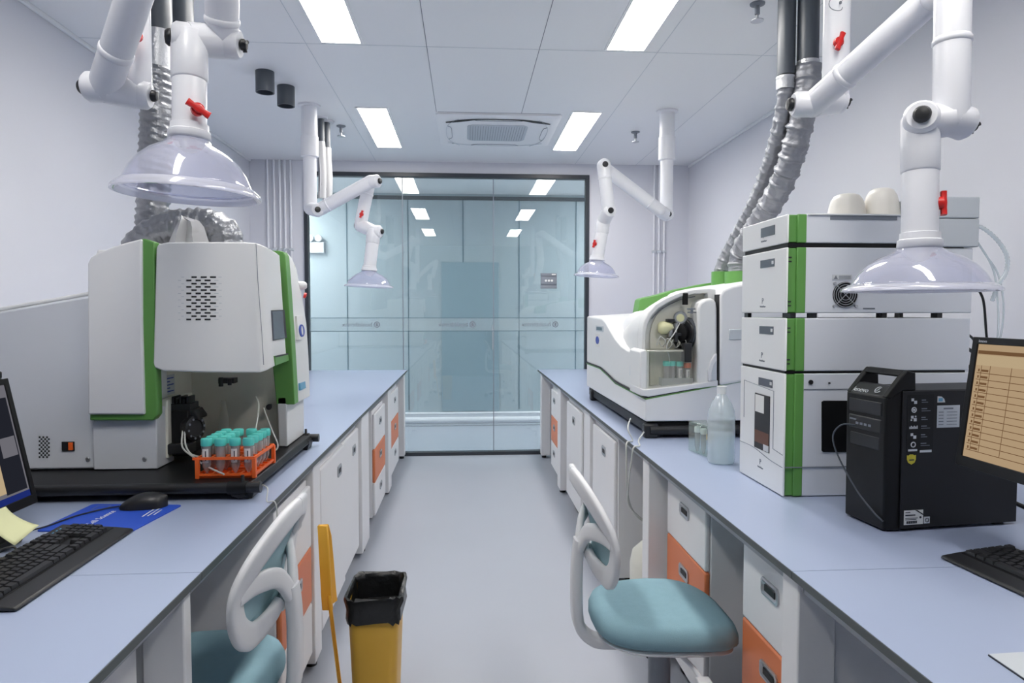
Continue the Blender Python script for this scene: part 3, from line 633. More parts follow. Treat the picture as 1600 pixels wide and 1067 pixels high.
def duct(name, pts, r, parent, seed, step=0.009, amp=0.13, m='duct', rib=3, sharp=3.2):
    sp = smooth(pts, 24); L = [0.0]
    for a, c in zip(sp[:-1], sp[1:]): L.append(L[-1]+(c-a).length)
    n = max(8, int(L[-1]/step)); out = []; j = 0
    for i in range(n+1):
        d = L[-1]*i/n
        while j < len(L)-2 and L[j+1] < d: j += 1
        q = (d-L[j])/max(1e-9, L[j+1]-L[j]); out.append(sp[j].lerp(sp[j+1], q))
    return obj(name, MB().tube(out, r, 48, rfun=crinkle(seed, amp, rib, sharp)), m, parent, smoothang=75)
def droppipe(u, v, y, r, label):
    p = P(u, v, y); b = MB(); b.lathe([(r, 0), (r, ZC-p.z)], p, (0, 0, 1), 28, cap=True)
    tag(obj('drop_pipe', b, 'dgrey'), label, 'pipe', 'dark drop pipes'); return p
pA = droppipe(248, 57, 2.72, 0.049, 'dark grey ceiling pipe at the upper left above the taped silver duct')
pB = droppipe(285, 42, 2.95, 0.045, 'dark grey ceiling pipe at the upper left, behind the bend of the white arm')
t = thing('exhaust_duct', 'crinkled silver duct dropping from a taped dark pipe behind the left instrument', 'exhaust duct', P(240, 350, 2.72), 'silver exhaust ducts')
obj('tape_wrap', MB().tube([P(248, 50, 2.72), P(248, 70, 2.72), P(247, 95, 2.72), P(247, 116, 2.72)], 0.051, 26, rfun=crinkle(3, 0.04, 3)), 'tape', t, smoothang=70)
duct('flexible_duct', [P(247, 108, 2.72), P(246, 160, 2.72), P(244, 220, 2.72), P(241, 290, 2.72), P(238, 345, 2.72), P(234, 385, 2.70), P(230, 420, 2.66)], 0.0585, t, 11)
t = thing('exhaust_duct', 'crinkled silver duct arching low across the top of the left instrument', 'exhaust duct', P(300, 372, 2.62), 'silver exhaust ducts')
duct('flexible_duct', [P(214, 396, 2.54), P(228, 378, 2.54), P(252, 362, 2.54), P(290, 353, 2.54), P(325, 352, 2.54), P(348, 364, 2.54), P(354, 388, 2.54), P(356, 408, 2.54)], 0.060, t, 23)
t = thing('plastic_bag', 'crumpled translucent bag standing on top of the left instrument before the silver duct', 'plastic bag', P(300, 378, 2.42))
b = MB(); rings = []
for (ul, ur, v, dd) in ((262, 328, 382, 0.03), (268, 323, 368, 0.035), (274, 319, 355, 0.03), (279, 311, 345, 0.022), (284, 288, 338, 0.006)):
    a, c = P(ul, v, 2.40), P(ur, v, 2.40); mid = (a+c)/2
    rings.append([a, a.lerp(c, 0.3)+Vector((0, -dd*1.3, 0.004)), a.lerp(c, 0.45)+Vector((0, -dd*0.3, 0)), a.lerp(c, 0.7)+Vector((0, -dd, -0.004)), c, a.lerp(c, 0.6)+Vector((0, dd, 0)), a.lerp(c, 0.3)+Vector((0, dd*0.8, 0))])
b.loft(rings); obj('bag_body', b, 'polybag', t, smoothang=30)
pC = droppipe(1228, 118, 2.98, 0.038, 'dark grey ceiling pipe at the upper right, left of two and shorter clamped duct')
pD = droppipe(1262, 96, 2.96, 0.0455, 'dark grey ceiling pipe at the upper right, right of two, partly behind the white arm')
t = thing('exhaust_duct', 'slimmer crinkled silver duct swooping from the upper right pipes to the right instrument', 'exhaust duct', P(1128, 430, 3.7), 'silver exhaust ducts')
obj('hose_clamp', MB().lathe([(0.0385, 0), (0.0395, 0.045), (0.041, 0.045), (0.041, 0.055), (0.0385, 0.055)], P(1227, 140, 2.98), (0, 0, 1), 28), 'tape', t)
duct('flexible_duct', [P(1228, 128, 2.98), P(1226, 160, 3.0), P(1219, 200, 3.07), P(1205, 250, 3.2), P(1186, 302, 3.36), P(1162, 352, 3.53), P(1139, 394, 3.66), P(1128, 418, 3.7), P(1126, 432, 3.7)], 0.0385, t, 31, m='duct2', rib=10, amp=0.2, sharp=6, step=0.0055)
t = thing('exhaust_duct', 'fatter crinkled silver duct dropping behind the stacked modules to the right instrument', 'exhaust duct', P(1155, 432, 3.5), 'silver exhaust ducts')
obj('hose_clamp', MB().lathe([(0.046, 0), (0.047, 0.045), (0.0485, 0.045), (0.0485, 0.055), (0.046, 0.055)], P(1262, 116, 2.96), (0, 0, 1), 28), 'tape', t)
duct('flexible_duct', [P(1262, 104, 2.96), P(1260, 140, 2.96), P(1252, 185, 2.98), P(1240, 235, 3.04), P(1222, 285, 3.14), P(1197, 332, 3.28), P(1172, 370, 3.4), P(1158, 400, 3.5), P(1154, 434, 3.5)], 0.0595, t, 43, m='duct2', rib=12, amp=0.2, sharp=7, step=0.0055)
# bundle of wrapped pipes behind the far left arm
for (u, v0, v1, y, r, lb) in ((503, 216, 310, 5.25, 0.024, 'slim grey pipe in clear wrap behind the far left fume arm, left of two'), (511, 222, 318, 5.35, 0.03, 'thicker grey pipe in clear wrap behind the far left fume arm, right of two')):
    q0 = P(u, v1, y); q1 = Vector((q0.x, q0.y, ZC)); t = thing('wrapped_pipe', lb, 'pipe', q0, 'wrapped pipes by the far left arm')
    obj('pipe', MB().cyl(q0+Vector((0, 0, 0.05)), q1, r, 18), 'dgrey', t)
    obj('clear_wrap', MB().tube([q0, q0+Vector((0.004, 0, 0.1)), q0+Vector((0.006, 0, 0.2)), q0+Vector((0, 0, 0.32)), q0+Vector((-0.004, 0, 0.42))], r*1.25, 16, rfun=crinkle(5, 0.25, 1)), 'polybag', t, smoothang=60)
    obj('ceiling_rose', MB().lathe([(r*2, 0), (r*2, -0.012), (r, -0.014)], q1), 'white', t)
# ------------------------------------------------------------------ large instrument on the left bench
t = thing('spectrometer', 'large white and green instrument with a vented hinged door on the left bench', 'laboratory instrument', (-1.2, 2.45, ZT))
BZ = 0.900
b = MB(); b.prism([(-1.95, 0.868), (-0.66, 0.868), (-0.637, 0.876), (-0.648, BZ), (-1.95, BZ)], 'y', 2.085, 2.87); base = obj('base_tray', b, 'black2', t, bevel=0.004)
b = MB()
for yy in (2.12, 2.84):
    b.prism([(-0.70, 0.868), (-0.655, ZT), (-0.645, ZT), (-0.637, 0.876), (-0.64, 0.888), (-0.70, 0.888)], 'y', yy-0.035, yy+0.035); b.box(-1.8, -1.74, yy-0.03, yy+0.03, ZT, 0.87)
obj('base_foot', b, 'black', base)
for yy in (2.075, 2.885):
    br = obj('carry_bar', MB().cyl((-1.9, yy, 0.886), (-0.615, yy, 0.886), 0.0165, 20), 'black', t)
    obj('bar_collar', MB().cyl((-0.71, yy, 0.886), (-0.655, yy, 0.886), 0.0205, 20), 'black2', br)
    obj('bar_bracket', MB().prism([(-0.70, ZT+0.012), (-0.675, ZT+0.004), (-0.66, ZT+0.012), (-0.66, 0.90), (-0.70, 0.90)], 'y', yy-0.008, yy+0.008), 'black', br)
    obj('wing_screw', MB().ribbon([(-0.668, yy, 0.9), (-0.668, yy, 0.912), (-0.668, yy, 0.924)], [0.012, 0.010, 0.004], 0.004, (1, 0, 0)), 'black', br)
b = MB(); b.box(-1.93, -0.66, 2.082, 2.085, 0.872, 0.884); b.box(-1.93, -0.66, 2.0815, 2.085, 0.889, 0.897); obj('tray_ridge', b, 'black', base)
# rear housing
yb = 2.28; q0 = XZ(137, 462, yb); q1 = XZ(0, 486, yb); sl = (q0[1]-q1[1])/(q0[0]-q1[0]); xl = -1.95
b = MB(); b.prism([(xl, BZ+0.002), (q0[0]+0.05, BZ+0.002), (q0[0]+0.05, q0[1]), (q0[0], q0[1]), (xl, q0[1]+sl*(xl-q0[0]))], 'y', yb, 2.84); rear = obj('rear_housing', b, 'instr3', t, bevel=0.008)
b = MB(); b.prism([(xl, q0[1]+sl*(xl-q0[0])+0.001), (q0[0], q0[1]+0.001), (q0[0], q0[1]+0.014), (xl, q0[1]+sl*(xl-q0[0])+0.014)], 'y', yb+0.012, 2.83); obj('top_cover', b, 'instr2', rear, bevel=0.005)
b = MB()
for i in range(6):
    for j in range(11):
        if (i+j) % 2 == 0: x_, z_ = XZ(62+i*2.9, 683+j*3.1, yb); b.box(x_-0.0026, x_+0.0026, yb-0.001, yb+0.003, z_-0.0028, z_+0.0028)
obj('vent_holes', b, 'vent', rear)
a_, c_ = XZ(97, 690, yb), XZ(117, 704, yb); sw = obj('power_switch', MB().box(a_[0], c_[0], yb-0.004, yb+0.002, c_[1], a_[1]), 'black', rear, bevel=0.001)
r_ = obj('rocker', MB().box(a_[0]+(c_[0]-a_[0])*0.58, c_[0]-0.003, yb-0.008, yb-0.003, c_[1]+0.003, a_[1]-0.002), 'orange2', sw, bevel=0.001); r_['label'] = 'orange rocker of the power switch'
for u_, v_ in ((135, 718), (226, 717)):
    x_, z_ = XZ(u_, v_, 2.27); obj('screw', MB().lathe([(0.0075, 0.0), (0.0075, 0.003), (0.005, 0.006), (0.0, 0.006)], (x_, 2.272 if u_ > 140 else 2.281, z_), (0, -1, 0), 14), 'chrome', rear)
# core and recess
xk = q0[0]
obj('core', MB().box(xk, -0.69, 2.676, 2.83, BZ+0.002, 1.60), 'cream', t)
obj('recess_side', MB().box(xk+0.02, P(250, 650, 2.4).x, 2.30, 2.69, BZ+0.002, 1.60), 'cream', t)
obj('top_plate', MB().box(xk+0.02, -0.76, 2.30, 2.80, 1.585, 1.612), 'instr2', t, bevel=0.006)
# near cap
a_ = XZ(146, 727, 2.27); c_ = XZ(244, 648, 2.27)
b = MB(); b.box(a_[0], c_[0], 2.27, 2.40, BZ+0.002, c_[1]+0.02); obj('lower_panel', b, 'instr3', t, bevel=0.003)
gy = 2.245
b = MB(); b.prism([XZ(u, v, gy) for u, v in ((140, 657), (140, 643), (217, 643), (217, 373.5), (226, 373), (241, 378), (241.5, 500), (246, 648), (239, 657))], 'y', gy, 2.285); g = obj('green_frame', b, 'green', t, bevel=0.004); g['label'] = 'green edge frame of the near side'
wy = 2.234
b = MB(); b.prism([XZ(u, v, wy) for u, v in ((137, 648), (136.5, 412), (141, 402), (152, 395), (175, 385.5), (200, 378), (221, 373), (221.5, 500), (225.5, 648))], 'y', wy, 2.41); obj('side_panel', b, 'instr', t, bevel=0.006, seg=3)
# hinged door, wrapping the corner
ST = [((244, 389), (239.5, 566), 2.243), ((247, 381.5), (242, 575), 2.240), ((260, 378.5), (255, 580), 2.237), ((320, 378), (320, 582), 2.225), ((380, 378.2), (386, 582.5), 2.227), ((398, 379.5), (406, 582), 2.24), ((407, 382), (417, 578.5), 2.265), ((418, 387), (429, 572), 2.36), ((431, 394.5), (441, 565.5), 2.50), ((437, 399), (447.5, 558), 2.58)]
def door_pt(i, q, off=0.0):
    (ut, vt), (ub, vb), y = ST[i]; p = P(ut+(ub-ut)*q, vt+(vb-vt)*q, y); return p
nq = 10; b = MB(); rings = []
for i in range(len(ST)):
    f = i/(len(ST)-1); inn = Vector((-0.045*max(0, f-0.5)*2, 0.05*(1-0.75*max(0, f-0.55)*2.2), 0)); fr_ = [door_pt(i, q/nq) for q in range(nq+1)]
    rings.append(fr_+[p+inn for p in fr_[::-1]])
b.loft(rings)
door = obj('door', b, 'instr2', t, bevel=0.007, seg=3, smoothang=35)
def ysurf(u): return 2.2255+(320-u)/73*0.0145 if u < 320 else 2.2255+(u-320)/70*0.003
vb_, vf_ = MB(), MB()
for r in range(14):
    v = 433+r*5.08
    for k, u in enumerate((304, 318.5, 333) if r % 2 == 0 else (296, 310.5, 324.5)):
        p = P(u, v, ysurf(u)); vb_.box(p.x-0.0092, p.x+0.0092, ysurf(u)-0.0012, ysurf(u)+0.004, p.z-0.0027, p.z+0.0027)
    for u in ((287, 343) if r % 2 == 0 else (282, 338)):
        p = P(u, v, ysurf(u)); vf_.box(p.x-0.007, p.x+0.007, ysurf(u)-0.0008, ysurf(u)+0.004, p.z-0.0009, p.z+0.0009)
obj('vent_slots', vb_, 'vent', door); obj('vent_slits', vf_, 'lgrey', door)
def doorquad(name, uvs, m, lift, d=0.004):
    """a plate on the door's end face; uvs in photo sight lines, depths from the door surface"""
    pts = []
    for u, v in uvs:
        f = (u-418)/(437-418) if v < 480 else (u-427)/(446-427)
        pts.append(P(u, v, 2.355+0.225*max(0, f)))
    n = (pts[1]-pts[0]).cross(pts[3]-pts[0]).normalized()
    if n.x < 0: n = -n
    b = MB(); b.loft([[p-n*d for p in pts], [p+n*lift for p in pts]]); return obj(name, b, m, door)
sc_ = doorquad('display', [(422, 485), (443, 484), (446.5, 528), (425, 532)], 'vent', 0.004, 0.02)
doorquad('display_glass', [(423, 486.5), (439.5, 485.5), (442.5, 528), (426, 531)], 'screen_off', 0.0055, 0.02)
hq = doorquad('door_handle', [(427, 556), (448, 552), (449, 563), (428, 571)], 'green', 0.006, 0.02); hq['label'] = 'green door grip'
doorquad('handle_slot', [(427, 556), (447.5, 552), (447.8, 554), (427.3, 558.5)], 'vent', 0.0066, 0.02)
b = MB(); b.tube([P(400, 381, 2.2395), P(403, 440, 2.2395), P(409, 520, 2.2405), P(412, 570, 2.2475)], 0.0011, 6); obj('door_seam', b, 'grey', door)
# far cap
fy = 2.62
b = MB(); b.prism([XZ(u, v, fy) for u, v in ((400, 391), (436, 391.5), (442, 393), (445.5, 399), (448, 430), (451, 470), (455, 530), (458, 580), (460.5, 632), (432, 632), (425, 560))], 'y', fy, 2.68); g = obj('green_frame', b, 'green', t, bevel=0.003); g['label'] = 'green edge frame of the far side'
A = [P(u, v, 2.68) for u, v in ((445, 394.5), (450, 396), (452.5, 404), (455, 440), (458.5, 500), (461.5, 560), (464.5, 630))]; C = [P(u, v, 2.90) for u, v in ((447, 397), (455.5, 402.5), (463, 420), (471, 458), (479, 505), (482.5, 560), (484.5, 619))]
b = MB(); b.loft([A+[Vector((-0.95, 2.68, A[-1].z)), Vector((-0.95, 2.68, A[0].z))], C+[Vector((-0.95, 2.90, C[-1].z)), Vector((-0.95, 2.90, C[0].z))]]); fp = obj('front_panel', b, 'instr2', t, bevel=0.004)
b = MB(); b.prism([XZ(433, 620, fy), XZ(448, 620, fy), (XZ(448, 620, fy)[0], BZ+0.002), (XZ(434, 620, fy)[0], BZ+0.002)], 'y', fy, 2.89); obj('lower_panel', b, 'instr2', t, bevel=0.004)
b = MB(); b.lathe([(0.018, 0.0), (0.018, 0.02), (0.014, 0.03), (0.010, 0.034)], P(466, 446, 2.88), (1, 0.4, 0), 16); es = obj('stop_housing', b, 'white', fp)
e2 = obj('stop_button', MB().lathe([(0.010, 0), (0.011, 0.004), (0.011, 0.010), (0.0, 0.013)], P(474.5, 461, 2.86), (1, 0.2, -0.3), 16), 'red', fp); e2['label'] = 'red stop button'
def onfront(name, quad, m, lift=0.0015):
    pts = [P(u, v, y) for u, v, y in quad]; n = (pts[1]-pts[0]).cross(pts[3]-pts[0]).normalized(); n = n if n.x > 0 else -n
    b = MB(); b.loft([[p-n*0.012 for p in pts], [p+n*lift for p in pts]]); return obj(name, b, m, fp)
def frontx(u, v, y):
    """y chosen on the front panel between its two edges"""
    return (u, v, y)
s_ = onfront('inspection_sticker', [(462, 494, 2.705), (471.5, 493, 2.80), (475, 529, 2.80), (465.5, 531, 2.705)], 'paper', 0.004); s_['label'] = 'white sticker with a blue emblem'
pts = [P(464.8, 507, 2.715), P(473, 506, 2.79), P(474.6, 526, 2.79), P(466.8, 527.5, 2.715)]
n = (pts[1]-pts[0]).cross(pts[3]-pts[0]).normalized(); n = n if n.x > 0 else -n
cc = sum(pts, Vector())/4+n*0.004; e1 = (pts[1]-pts[0])/2; e2_ = (pts[3]-pts[0])/2
b = MB(); b.loft([[cc+n*h+e1*cos(k*pi/10)*0.95+e2_*sin(k*pi/10)*0.95 for k in range(20)] for h in (-0.012, 0.002)]); obj('emblem', b, 'blueink', s_)
b = MB(); b.loft([[cc+n*h+e1*(cos(k*pi/10)*0.3)+e2_*(sin(k*pi/10)*0.7) for k in range(20)] for h in (0.0, 0.0028)]); obj('emblem_mark', b, 'paper', s_)
s_ = onfront('name_plate', [(467.5, 599, 2.71), (475.5, 596, 2.81), (476.5, 606, 2.81), (468.5, 610, 2.71)], 'tealink', 0.004)
# pump and sample chamber
xs_ = P(250, 650, 2.4).x; pl_ = obj('instruction_label', MB().box(xs_, xs_+0.0015, 2.42, 2.52, 1.12, 1.19), 'lgrey', t)
b = MB()
for k in range(5): b.box(xs_+0.001, xs_+0.0022, 2.43, 2.51-(k % 2)*0.03, 1.13+k*0.0115, 1.134+k*0.0115)
obj('label_print', b, 'blueink', pl_)
mx = P(245, 670, 2.34).x; mx2 = P(263, 670, 2.34).x; zt_, zb_ = P(250, 625, 2.34).z, P(250, 716, 2.34).z
obj('pump_mount', MB().box(mx, mx2, 2.335, 2.55, zb_, zt_), 'cream', t, bevel=0.004)
pu = obj('pump_body', MB().box(mx2, P(302, 670, 2.40).x, 2.36, 2.47, P(270, 711, 2.38).z, P(270, 640, 2.38).z), 'black2', t, bevel=0.005)
b = MB()
for k in range(5): p = P(274+k*5.6, 640, 2.39); b.box(p.x-0.004, p.x+0.004, 2.37, 2.43, p.z, p.z+0.047-0.006*(k % 2))
b.box(P(270, 640, 2.38).x, P(300, 640, 2.38).x, 2.365, 2.44, P(270, 648, 2.38).z, P(270, 630, 2.38).z)
obj('pump_clamps', b, 'black', pu, bevel=0.002)
pc_ = P(305, 668, 2.39); obj('pump_head', MB().lathe([(0.0, 0), (0.040, 0.0), (0.044, 0.006), (0.044, 0.028), (0.038, 0.032), (0.03, 0.032), (0.028, 0.028), (0, 0.028)], pc_-Vector((0.02, 0, 0)), (1, -0.45, 0), 24), 'black', pu)
b = MB()
for k in range(10):
    a = k*2*pi/10; ax = Vector((1, -0.45, 0)).normalized(); u1 = ax.orthogonal().normalized(); u2 = ax.cross(u1); c0 = pc_-Vector((0.02, 0, 0))+ax*0.0325+(u1*cos(a)+u2*sin(a))*0.034; b.cyl(c0, c0+ax*0.002, 0.004, 8)
obj('pump_rollers', b, 'grey', pu)
obj('pump_top_block', MB().prism([XZ(298, 640, 2.42), XZ(311, 637, 2.42), XZ(319, 648, 2.42), XZ(319, 652, 2.42), XZ(298, 655, 2.42)], 'y', 2.37, 2.45), 'black', pu, bevel=0.003)
obj('pump_lower_block', MB().box(P(266, 705, 2.36).x, P(300, 705, 2.36).x, 2.335, 2.40, P(270, 708, 2.36).z, P(270, 692, 2.36).z), 'black', pu, bevel=0.004)
obj('spray_chamber', MB().lathe([(0.006, 0.0), (0.016, 0.02), (0.018, 0.09), (0.012, 0.115), (0.008, 0.15)], P(350, 690, 2.5), (0, 0, 1), 20), 'acrylic', t)
b = MB(); p = P(355, 593, 2.5); b.box(p.x-0.025, p.x+0.03, 2.48, 2.52, p.z-0.012, p.z+0.006); b.cyl(p+Vector((-0.015, -0.02, -0.022)), p+Vector((-0.015, -0.02, 0.01)), 0.008, 12); b.cyl(p+Vector((0.015, -0.02, -0.018)), p+Vector((0.015, -0.02, 0.006)), 0.007, 12); obj('chamber_clamp', b, 'black', t)
p = P(419, 636, 2.62); obj('chamber_knob', MB().lathe([(0.006, 0), (0.006, 0.03), (0.010, 0.032), (0.011, 0.05), (0, 0.052)], p+Vector((-0.005, 0.05, 0)), (0.15, -1, 0), 14), 'black', t)
b = MB(); b.tube(smooth([P(400, 620, 2.58), P(404, 632, 2.54), P(402, 655, 2.46), P(395, 690, 2.40)], 8), 0.003, 8); b.tube(smooth([P(412, 638, 2.58), P(418, 655, 2.54), P(426, 675, 2.5), P(434, 695, 2.47), P(430, 703, 2.46), P(421, 698, 2.45)], 8), 0.0032, 8)
b.tube(smooth([P(287, 662, 2.355), P(284, 690, 2.33), P(288, 703, 2.30), P(305, 716, 2.24), P(322, 728, 2.16), P(350, 741, 2.1)], 8), 0.0028, 8); b.tube(smooth([P(290, 662, 2.35), P(289, 690, 2.33), P(297, 708, 2.29), P(313, 714, 2.22)], 8), 0.0028, 8)
obj('sample_tubing', b, 'tube', t)
# rack of tubes on the tray
RX0, RX1, RY0, RY1 = -0.822, -0.652, 2.135, 2.345
t = thing('tube_rack', 'orange test tube rack on the black tray of the left instrument', 'rack', ((RX0+RX1)/2, (RY0+RY1)/2, BZ))
nx, ny = 4, 5; sx, sy = (RX1-RX0)/nx, (RY1-RY0)/ny
for zz, nm in ((BZ+0.062, 'upper_grid'), (BZ+0.012, 'lower_grid')):
    b = MB(); h = 0.004 if nm == 'upper_grid' else 0.003
    for k in range(nx+1): x_ = RX0+k*sx; b.box(x_-0.003, x_+0.003, RY0, RY1, zz-h, zz+h)
    for k in range(ny+1): y_ = RY0+k*sy; b.box(RX0-(0.014 if k in (0, ny) and nm == 'upper_grid' else 0), RX1+0.002, y_-0.003, y_+0.003, zz-h*0.98, zz+h*0.98)
    obj(nm, b, 'orange2', t)
for x_ in (RX0, RX1):
    for y_ in (RY0, RY1): obj('leg', MB().box(x_-0.006, x_+0.006, y_-0.006, y_+0.006, BZ+0.0005, BZ+0.062), 'orange2', t, bevel=0.001)
obj('base_plate', MB().box(RX0+0.004, RX1-0.004, RY0+0.004, RY1-0.004, BZ+0.0005, BZ+0.006), 'orange2', t)
def vial(x_, y_, z_, label, capm='cap', grp='turquoise capped tubes in the orange rack', h=0.108, r=0.0148, lab=True):
    t = thing('sample_tube', label, 'tube', (x_, y_, z_), grp)
    obj('tube_body', MB().lathe([(0.003, 0.0), (r*0.55, 0.008), (r*0.93, 0.022), (r, h-0.02), (r*0.9, h-0.02), (r*0.85, 0.025)], (x_, y_, z_), (0, 0, 1), 16, cap=False), 'vial', t)
    obj('screw_cap', MB().lathe([(r*1.13, h-0.022), (r*1.16, h-0.018), (r*1.16, h-0.003), (r*1.02, h), (0.0, h)], (x_, y_, z_), (0, 0, 1), 18), capm, t)
    if lab:
        b = MB(); V0 = []
        for zz in (z_+h*0.32, z_+h*0.72): V0.append([(x_+(r+0.0004)*sin(a), y_-(r+0.0004)*cos(a), zz) for a in [(-0.65+1.3*k/6) for k in range(7)]])
        b.loft(V0, closed=False, cap=False); pl = obj('paper_label', b, 'paper', t)
        b = MB(); V0 = []
        for zz in (z_+h*0.38, z_+h*0.66): V0.append([(x_+(r+0.0008)*sin(a), y_-(r+0.0008)*cos(a), zz) for a in [(0.0+0.22*k/2) for k in range(3)]])
        b.loft(V0, closed=False, cap=False); obj('written_mark', b, 'ink', pl)
    return t
skip = {(2, 1), (2, 2), (2, 3)}
rowname = ['nearest', 'second', 'middle', 'fourth', 'farthest']; colname = ['leftmost', 'second', 'third', 'right-hand']
for j in range(ny):
    for i in range(nx):
        if (i, j) in skip: continue
        vial(RX0+sx*(i+0.5)+random.uniform(-.002, .002), RY0+sy*(j+0.5), BZ+0.0125, 'turquoise-capped sample tube in the orange rack, %s row from the camera, %s column' % (rowname[j], colname[i]), lab=(i+2*j) % 3 != 1)
# ------------------------------------------------------------------ keyboards, mice, mats
def keyboard(label, x, y, rz):
    t = thing('keyboard', label, 'keyboard', (0, 0, 0))
    L, W = 0.475, 0.178
    b = MB(); b.prism([(0.0, 0.002), (0.004, 0.009), (0.045, 0.014), (W-0.004, 0.024), (W, 0.018), (W-0.002, 0.002)], 'x', 0.0, L); obj('case', b, 'black', t, bevel=0.003)
    obj('key_bed', MB().prism([(0.046, 0.0135), (W-0.012, 0.0222), (W-0.012, 0.0232), (0.046, 0.0148)], 'x', 0.010, L-0.010), 'black2', t)
    rows = [[1.5, 1.2, 1.2, 6.0, 1.2, 1.2, 1.7, None, 1, 1, 1, None, 2, 1, 1], [2.2]+[1]*10+[2.8, None, -1, 1, -1, None, 1, 1, 1, 1], [1.7]+[1]*11+[2.3, None, -3, None, 1, 1, 1, 1],
            [1.4]+[1]*12+[1.6, None, 1, 1, 1, None, 1, 1, 1, 1], [1]*13+[2, None, 1, 1, 1, None, 1, 1, 1, 1], [1, -0.9]+[1]*4+[-0.5]+[1]*4+[-0.5]+[1]*4+[-0.1, None, 1, 1, 1, None, -4]]
    meshes = {}; U = 0.0198
    for r, row in enumerate(rows):
        xk = 0.014; yk = 0.058+r*0.0186+(0.004 if r == 5 else 0)
        for w_ in row:
            if w_ is None: xk += 0.0055; continue
            if w_ < 0: xk += -w_*U; continue
            key = round(w_, 2)
            if key not in meshes:
                b = MB(); hw, hd = w_*U/2-0.0012, 0.0081
                b.loft([[(-hw, -hd, 0), (hw, -hd, 0), (hw, hd, 0), (-hw, hd, 0)], [(-hw, -hd, 0.003), (hw, -hd, 0.003), (hw, hd, 0.003), (-hw, hd, 0.003)], [(-hw+0.002, -hd+0.002, 0.009), (hw-0.002, -hd+0.002, 0.009), (hw-0.002, hd-0.001, 0.0095), (-hw+0.002, hd-0.001, 0.0095)]])
                bmesh.ops.recalc_face_normals(b.bm, faces=b.bm.faces); me = bpy.data.meshes.new('key'); b.bm.to_mesh(me); b.bm.free(); me.materials.append(M['black']); meshes[key] = me
            o = bpy.data.objects.new('key', meshes[key]); COL.objects.link(o); o.parent = t
            o.location = (xk+w_*U/2, yk, 0.0142+(yk-0.046)*0.0705); o.rotation_euler = (0.07, 0, 0); xk += w_*U
    b = MB()
    for k in range(3): b.box(0.40+k*0.016, 0.407+k*0.016, 0.157, 0.159, 0.0225, 0.0243)
    obj('indicator_lights', b, 'tealink', t)
    t.location = (x, y, ZT); t.rotation_euler = (0, 0, rz); return t
keyboard('black keyboard on the near left bench beside the blue mouse mat', -0.838, 1.312, radians(91.2))
keyboard('black keyboard on the near right bench in front of the computer tower', 1.074, 1.462, radians(-85.6))
t = thing('mouse_mat', 'bright blue printed mouse mat on the left bench', 'mouse mat', (-0.96, 1.93, ZT))
c4 = [(-0.822, 2.018), (-0.852, 1.775), (-1.098, 1.80), (-1.085, 2.045)]
pts = []
for k in range(4):
    a, p0, c = Vector(c4[k-1]), Vector(c4[k]), Vector(c4[(k+1) % 4])
    for q in range(5): f = q/4; e0, e1_ = p0+(a-p0).normalized()*0.012, p0+(c-p0).normalized()*0.012; pts.append(tuple(e0*(1-f)**2+p0*2*f*(1-f)+e1_*f*f))
obj('mat', MB().prism(pts, 'z', ZT+0.0003, ZT+0.003), 'pad', t)
zz = ZT+0.0031
text('lettering', 'for Cell Science', 0.026, (-0.985, 1.80, zz), (0.03, 1, 0), (-1, 0.03, 0), 'paper', t)
b = MB()
for k, (l0, l1) in enumerate(((1.905, 2.0), (1.91, 1.985), (1.92, 1.97))): b.box(-0.885+k*0.012, -0.881+k*0.012, l0, l1, zz-0.0005, zz+0.0002)
obj('small_print', b, 'lightink', t)
b = MB()
for (x0, x1, y0, y1) in ((-1.06, -1.022, 1.985, 1.987), (-1.06, -1.022, 2.021, 2.023), (-1.06, -1.058, 1.985, 2.023), (-1.024, -1.022, 1.985, 2.023)): b.box(x0, x1, y0, y1, zz-0.0005, zz+0.0002)
obj('printed_frame', b, 'greyink', t)
t = thing('mouse', 'black computer mouse on the blue mat, left bench', 'mouse', (-0.925, 2.0, ZT+0.003))
b = MB(); rings = []
for i in range(13):
    s = i/12; x_ = -0.064+0.128*s; wd = 0.033*(1-abs(2*s-1)**3.2)**0.5+0.002; ht = (0.040*(1-abs((s-0.62)/0.64)**2.3))*1.0+0.002; ht = max(ht, 0.004)
    rings.append([(x_, wd*cos(a), 0.0005+max(0, sin(a))**0.8*ht) for a in [2*pi*k/20 for k in range(20)]])
b.loft(rings); mtx = Matrix.Translation((-0.922, 2.0, ZT+0.003)) @ Matrix.Rotation(radians(8), 4, 'Z')
b.bm.transform(mtx); mo = obj('mouse_shell', b, 'black', t, smoothang=70)
obj('mouse_cable', MB().tube(smooth([(-0.985, 1.992, ZT+0.009), (-1.02, 1.98, ZT+0.006), (-1.06, 1.92, ZT+0.006), (-1.075, 1.87, ZT+0.006), (-1.09, 1.82, ZT+0.006), (-1.14, 1.76, ZT+0.0025)], 8), 0.002, 8), 'black', t)
t = thing('keyboard_cable', 'looped black keyboard cable lying behind the left keyboard', 'cable', (-1.05, 1.6, ZT))
obj('cord', MB().tube(smooth([(-1.018, 1.60, ZT+0.014), (-1.04, 1.62, ZT+0.022), (-1.045, 1.55, ZT+0.03), (-1.03, 1.48, ZT+0.028), (-1.05, 1.44, ZT+0.012), (-1.09, 1.47, ZT+0.004)], 8), 0.0024, 8), 'black', t)
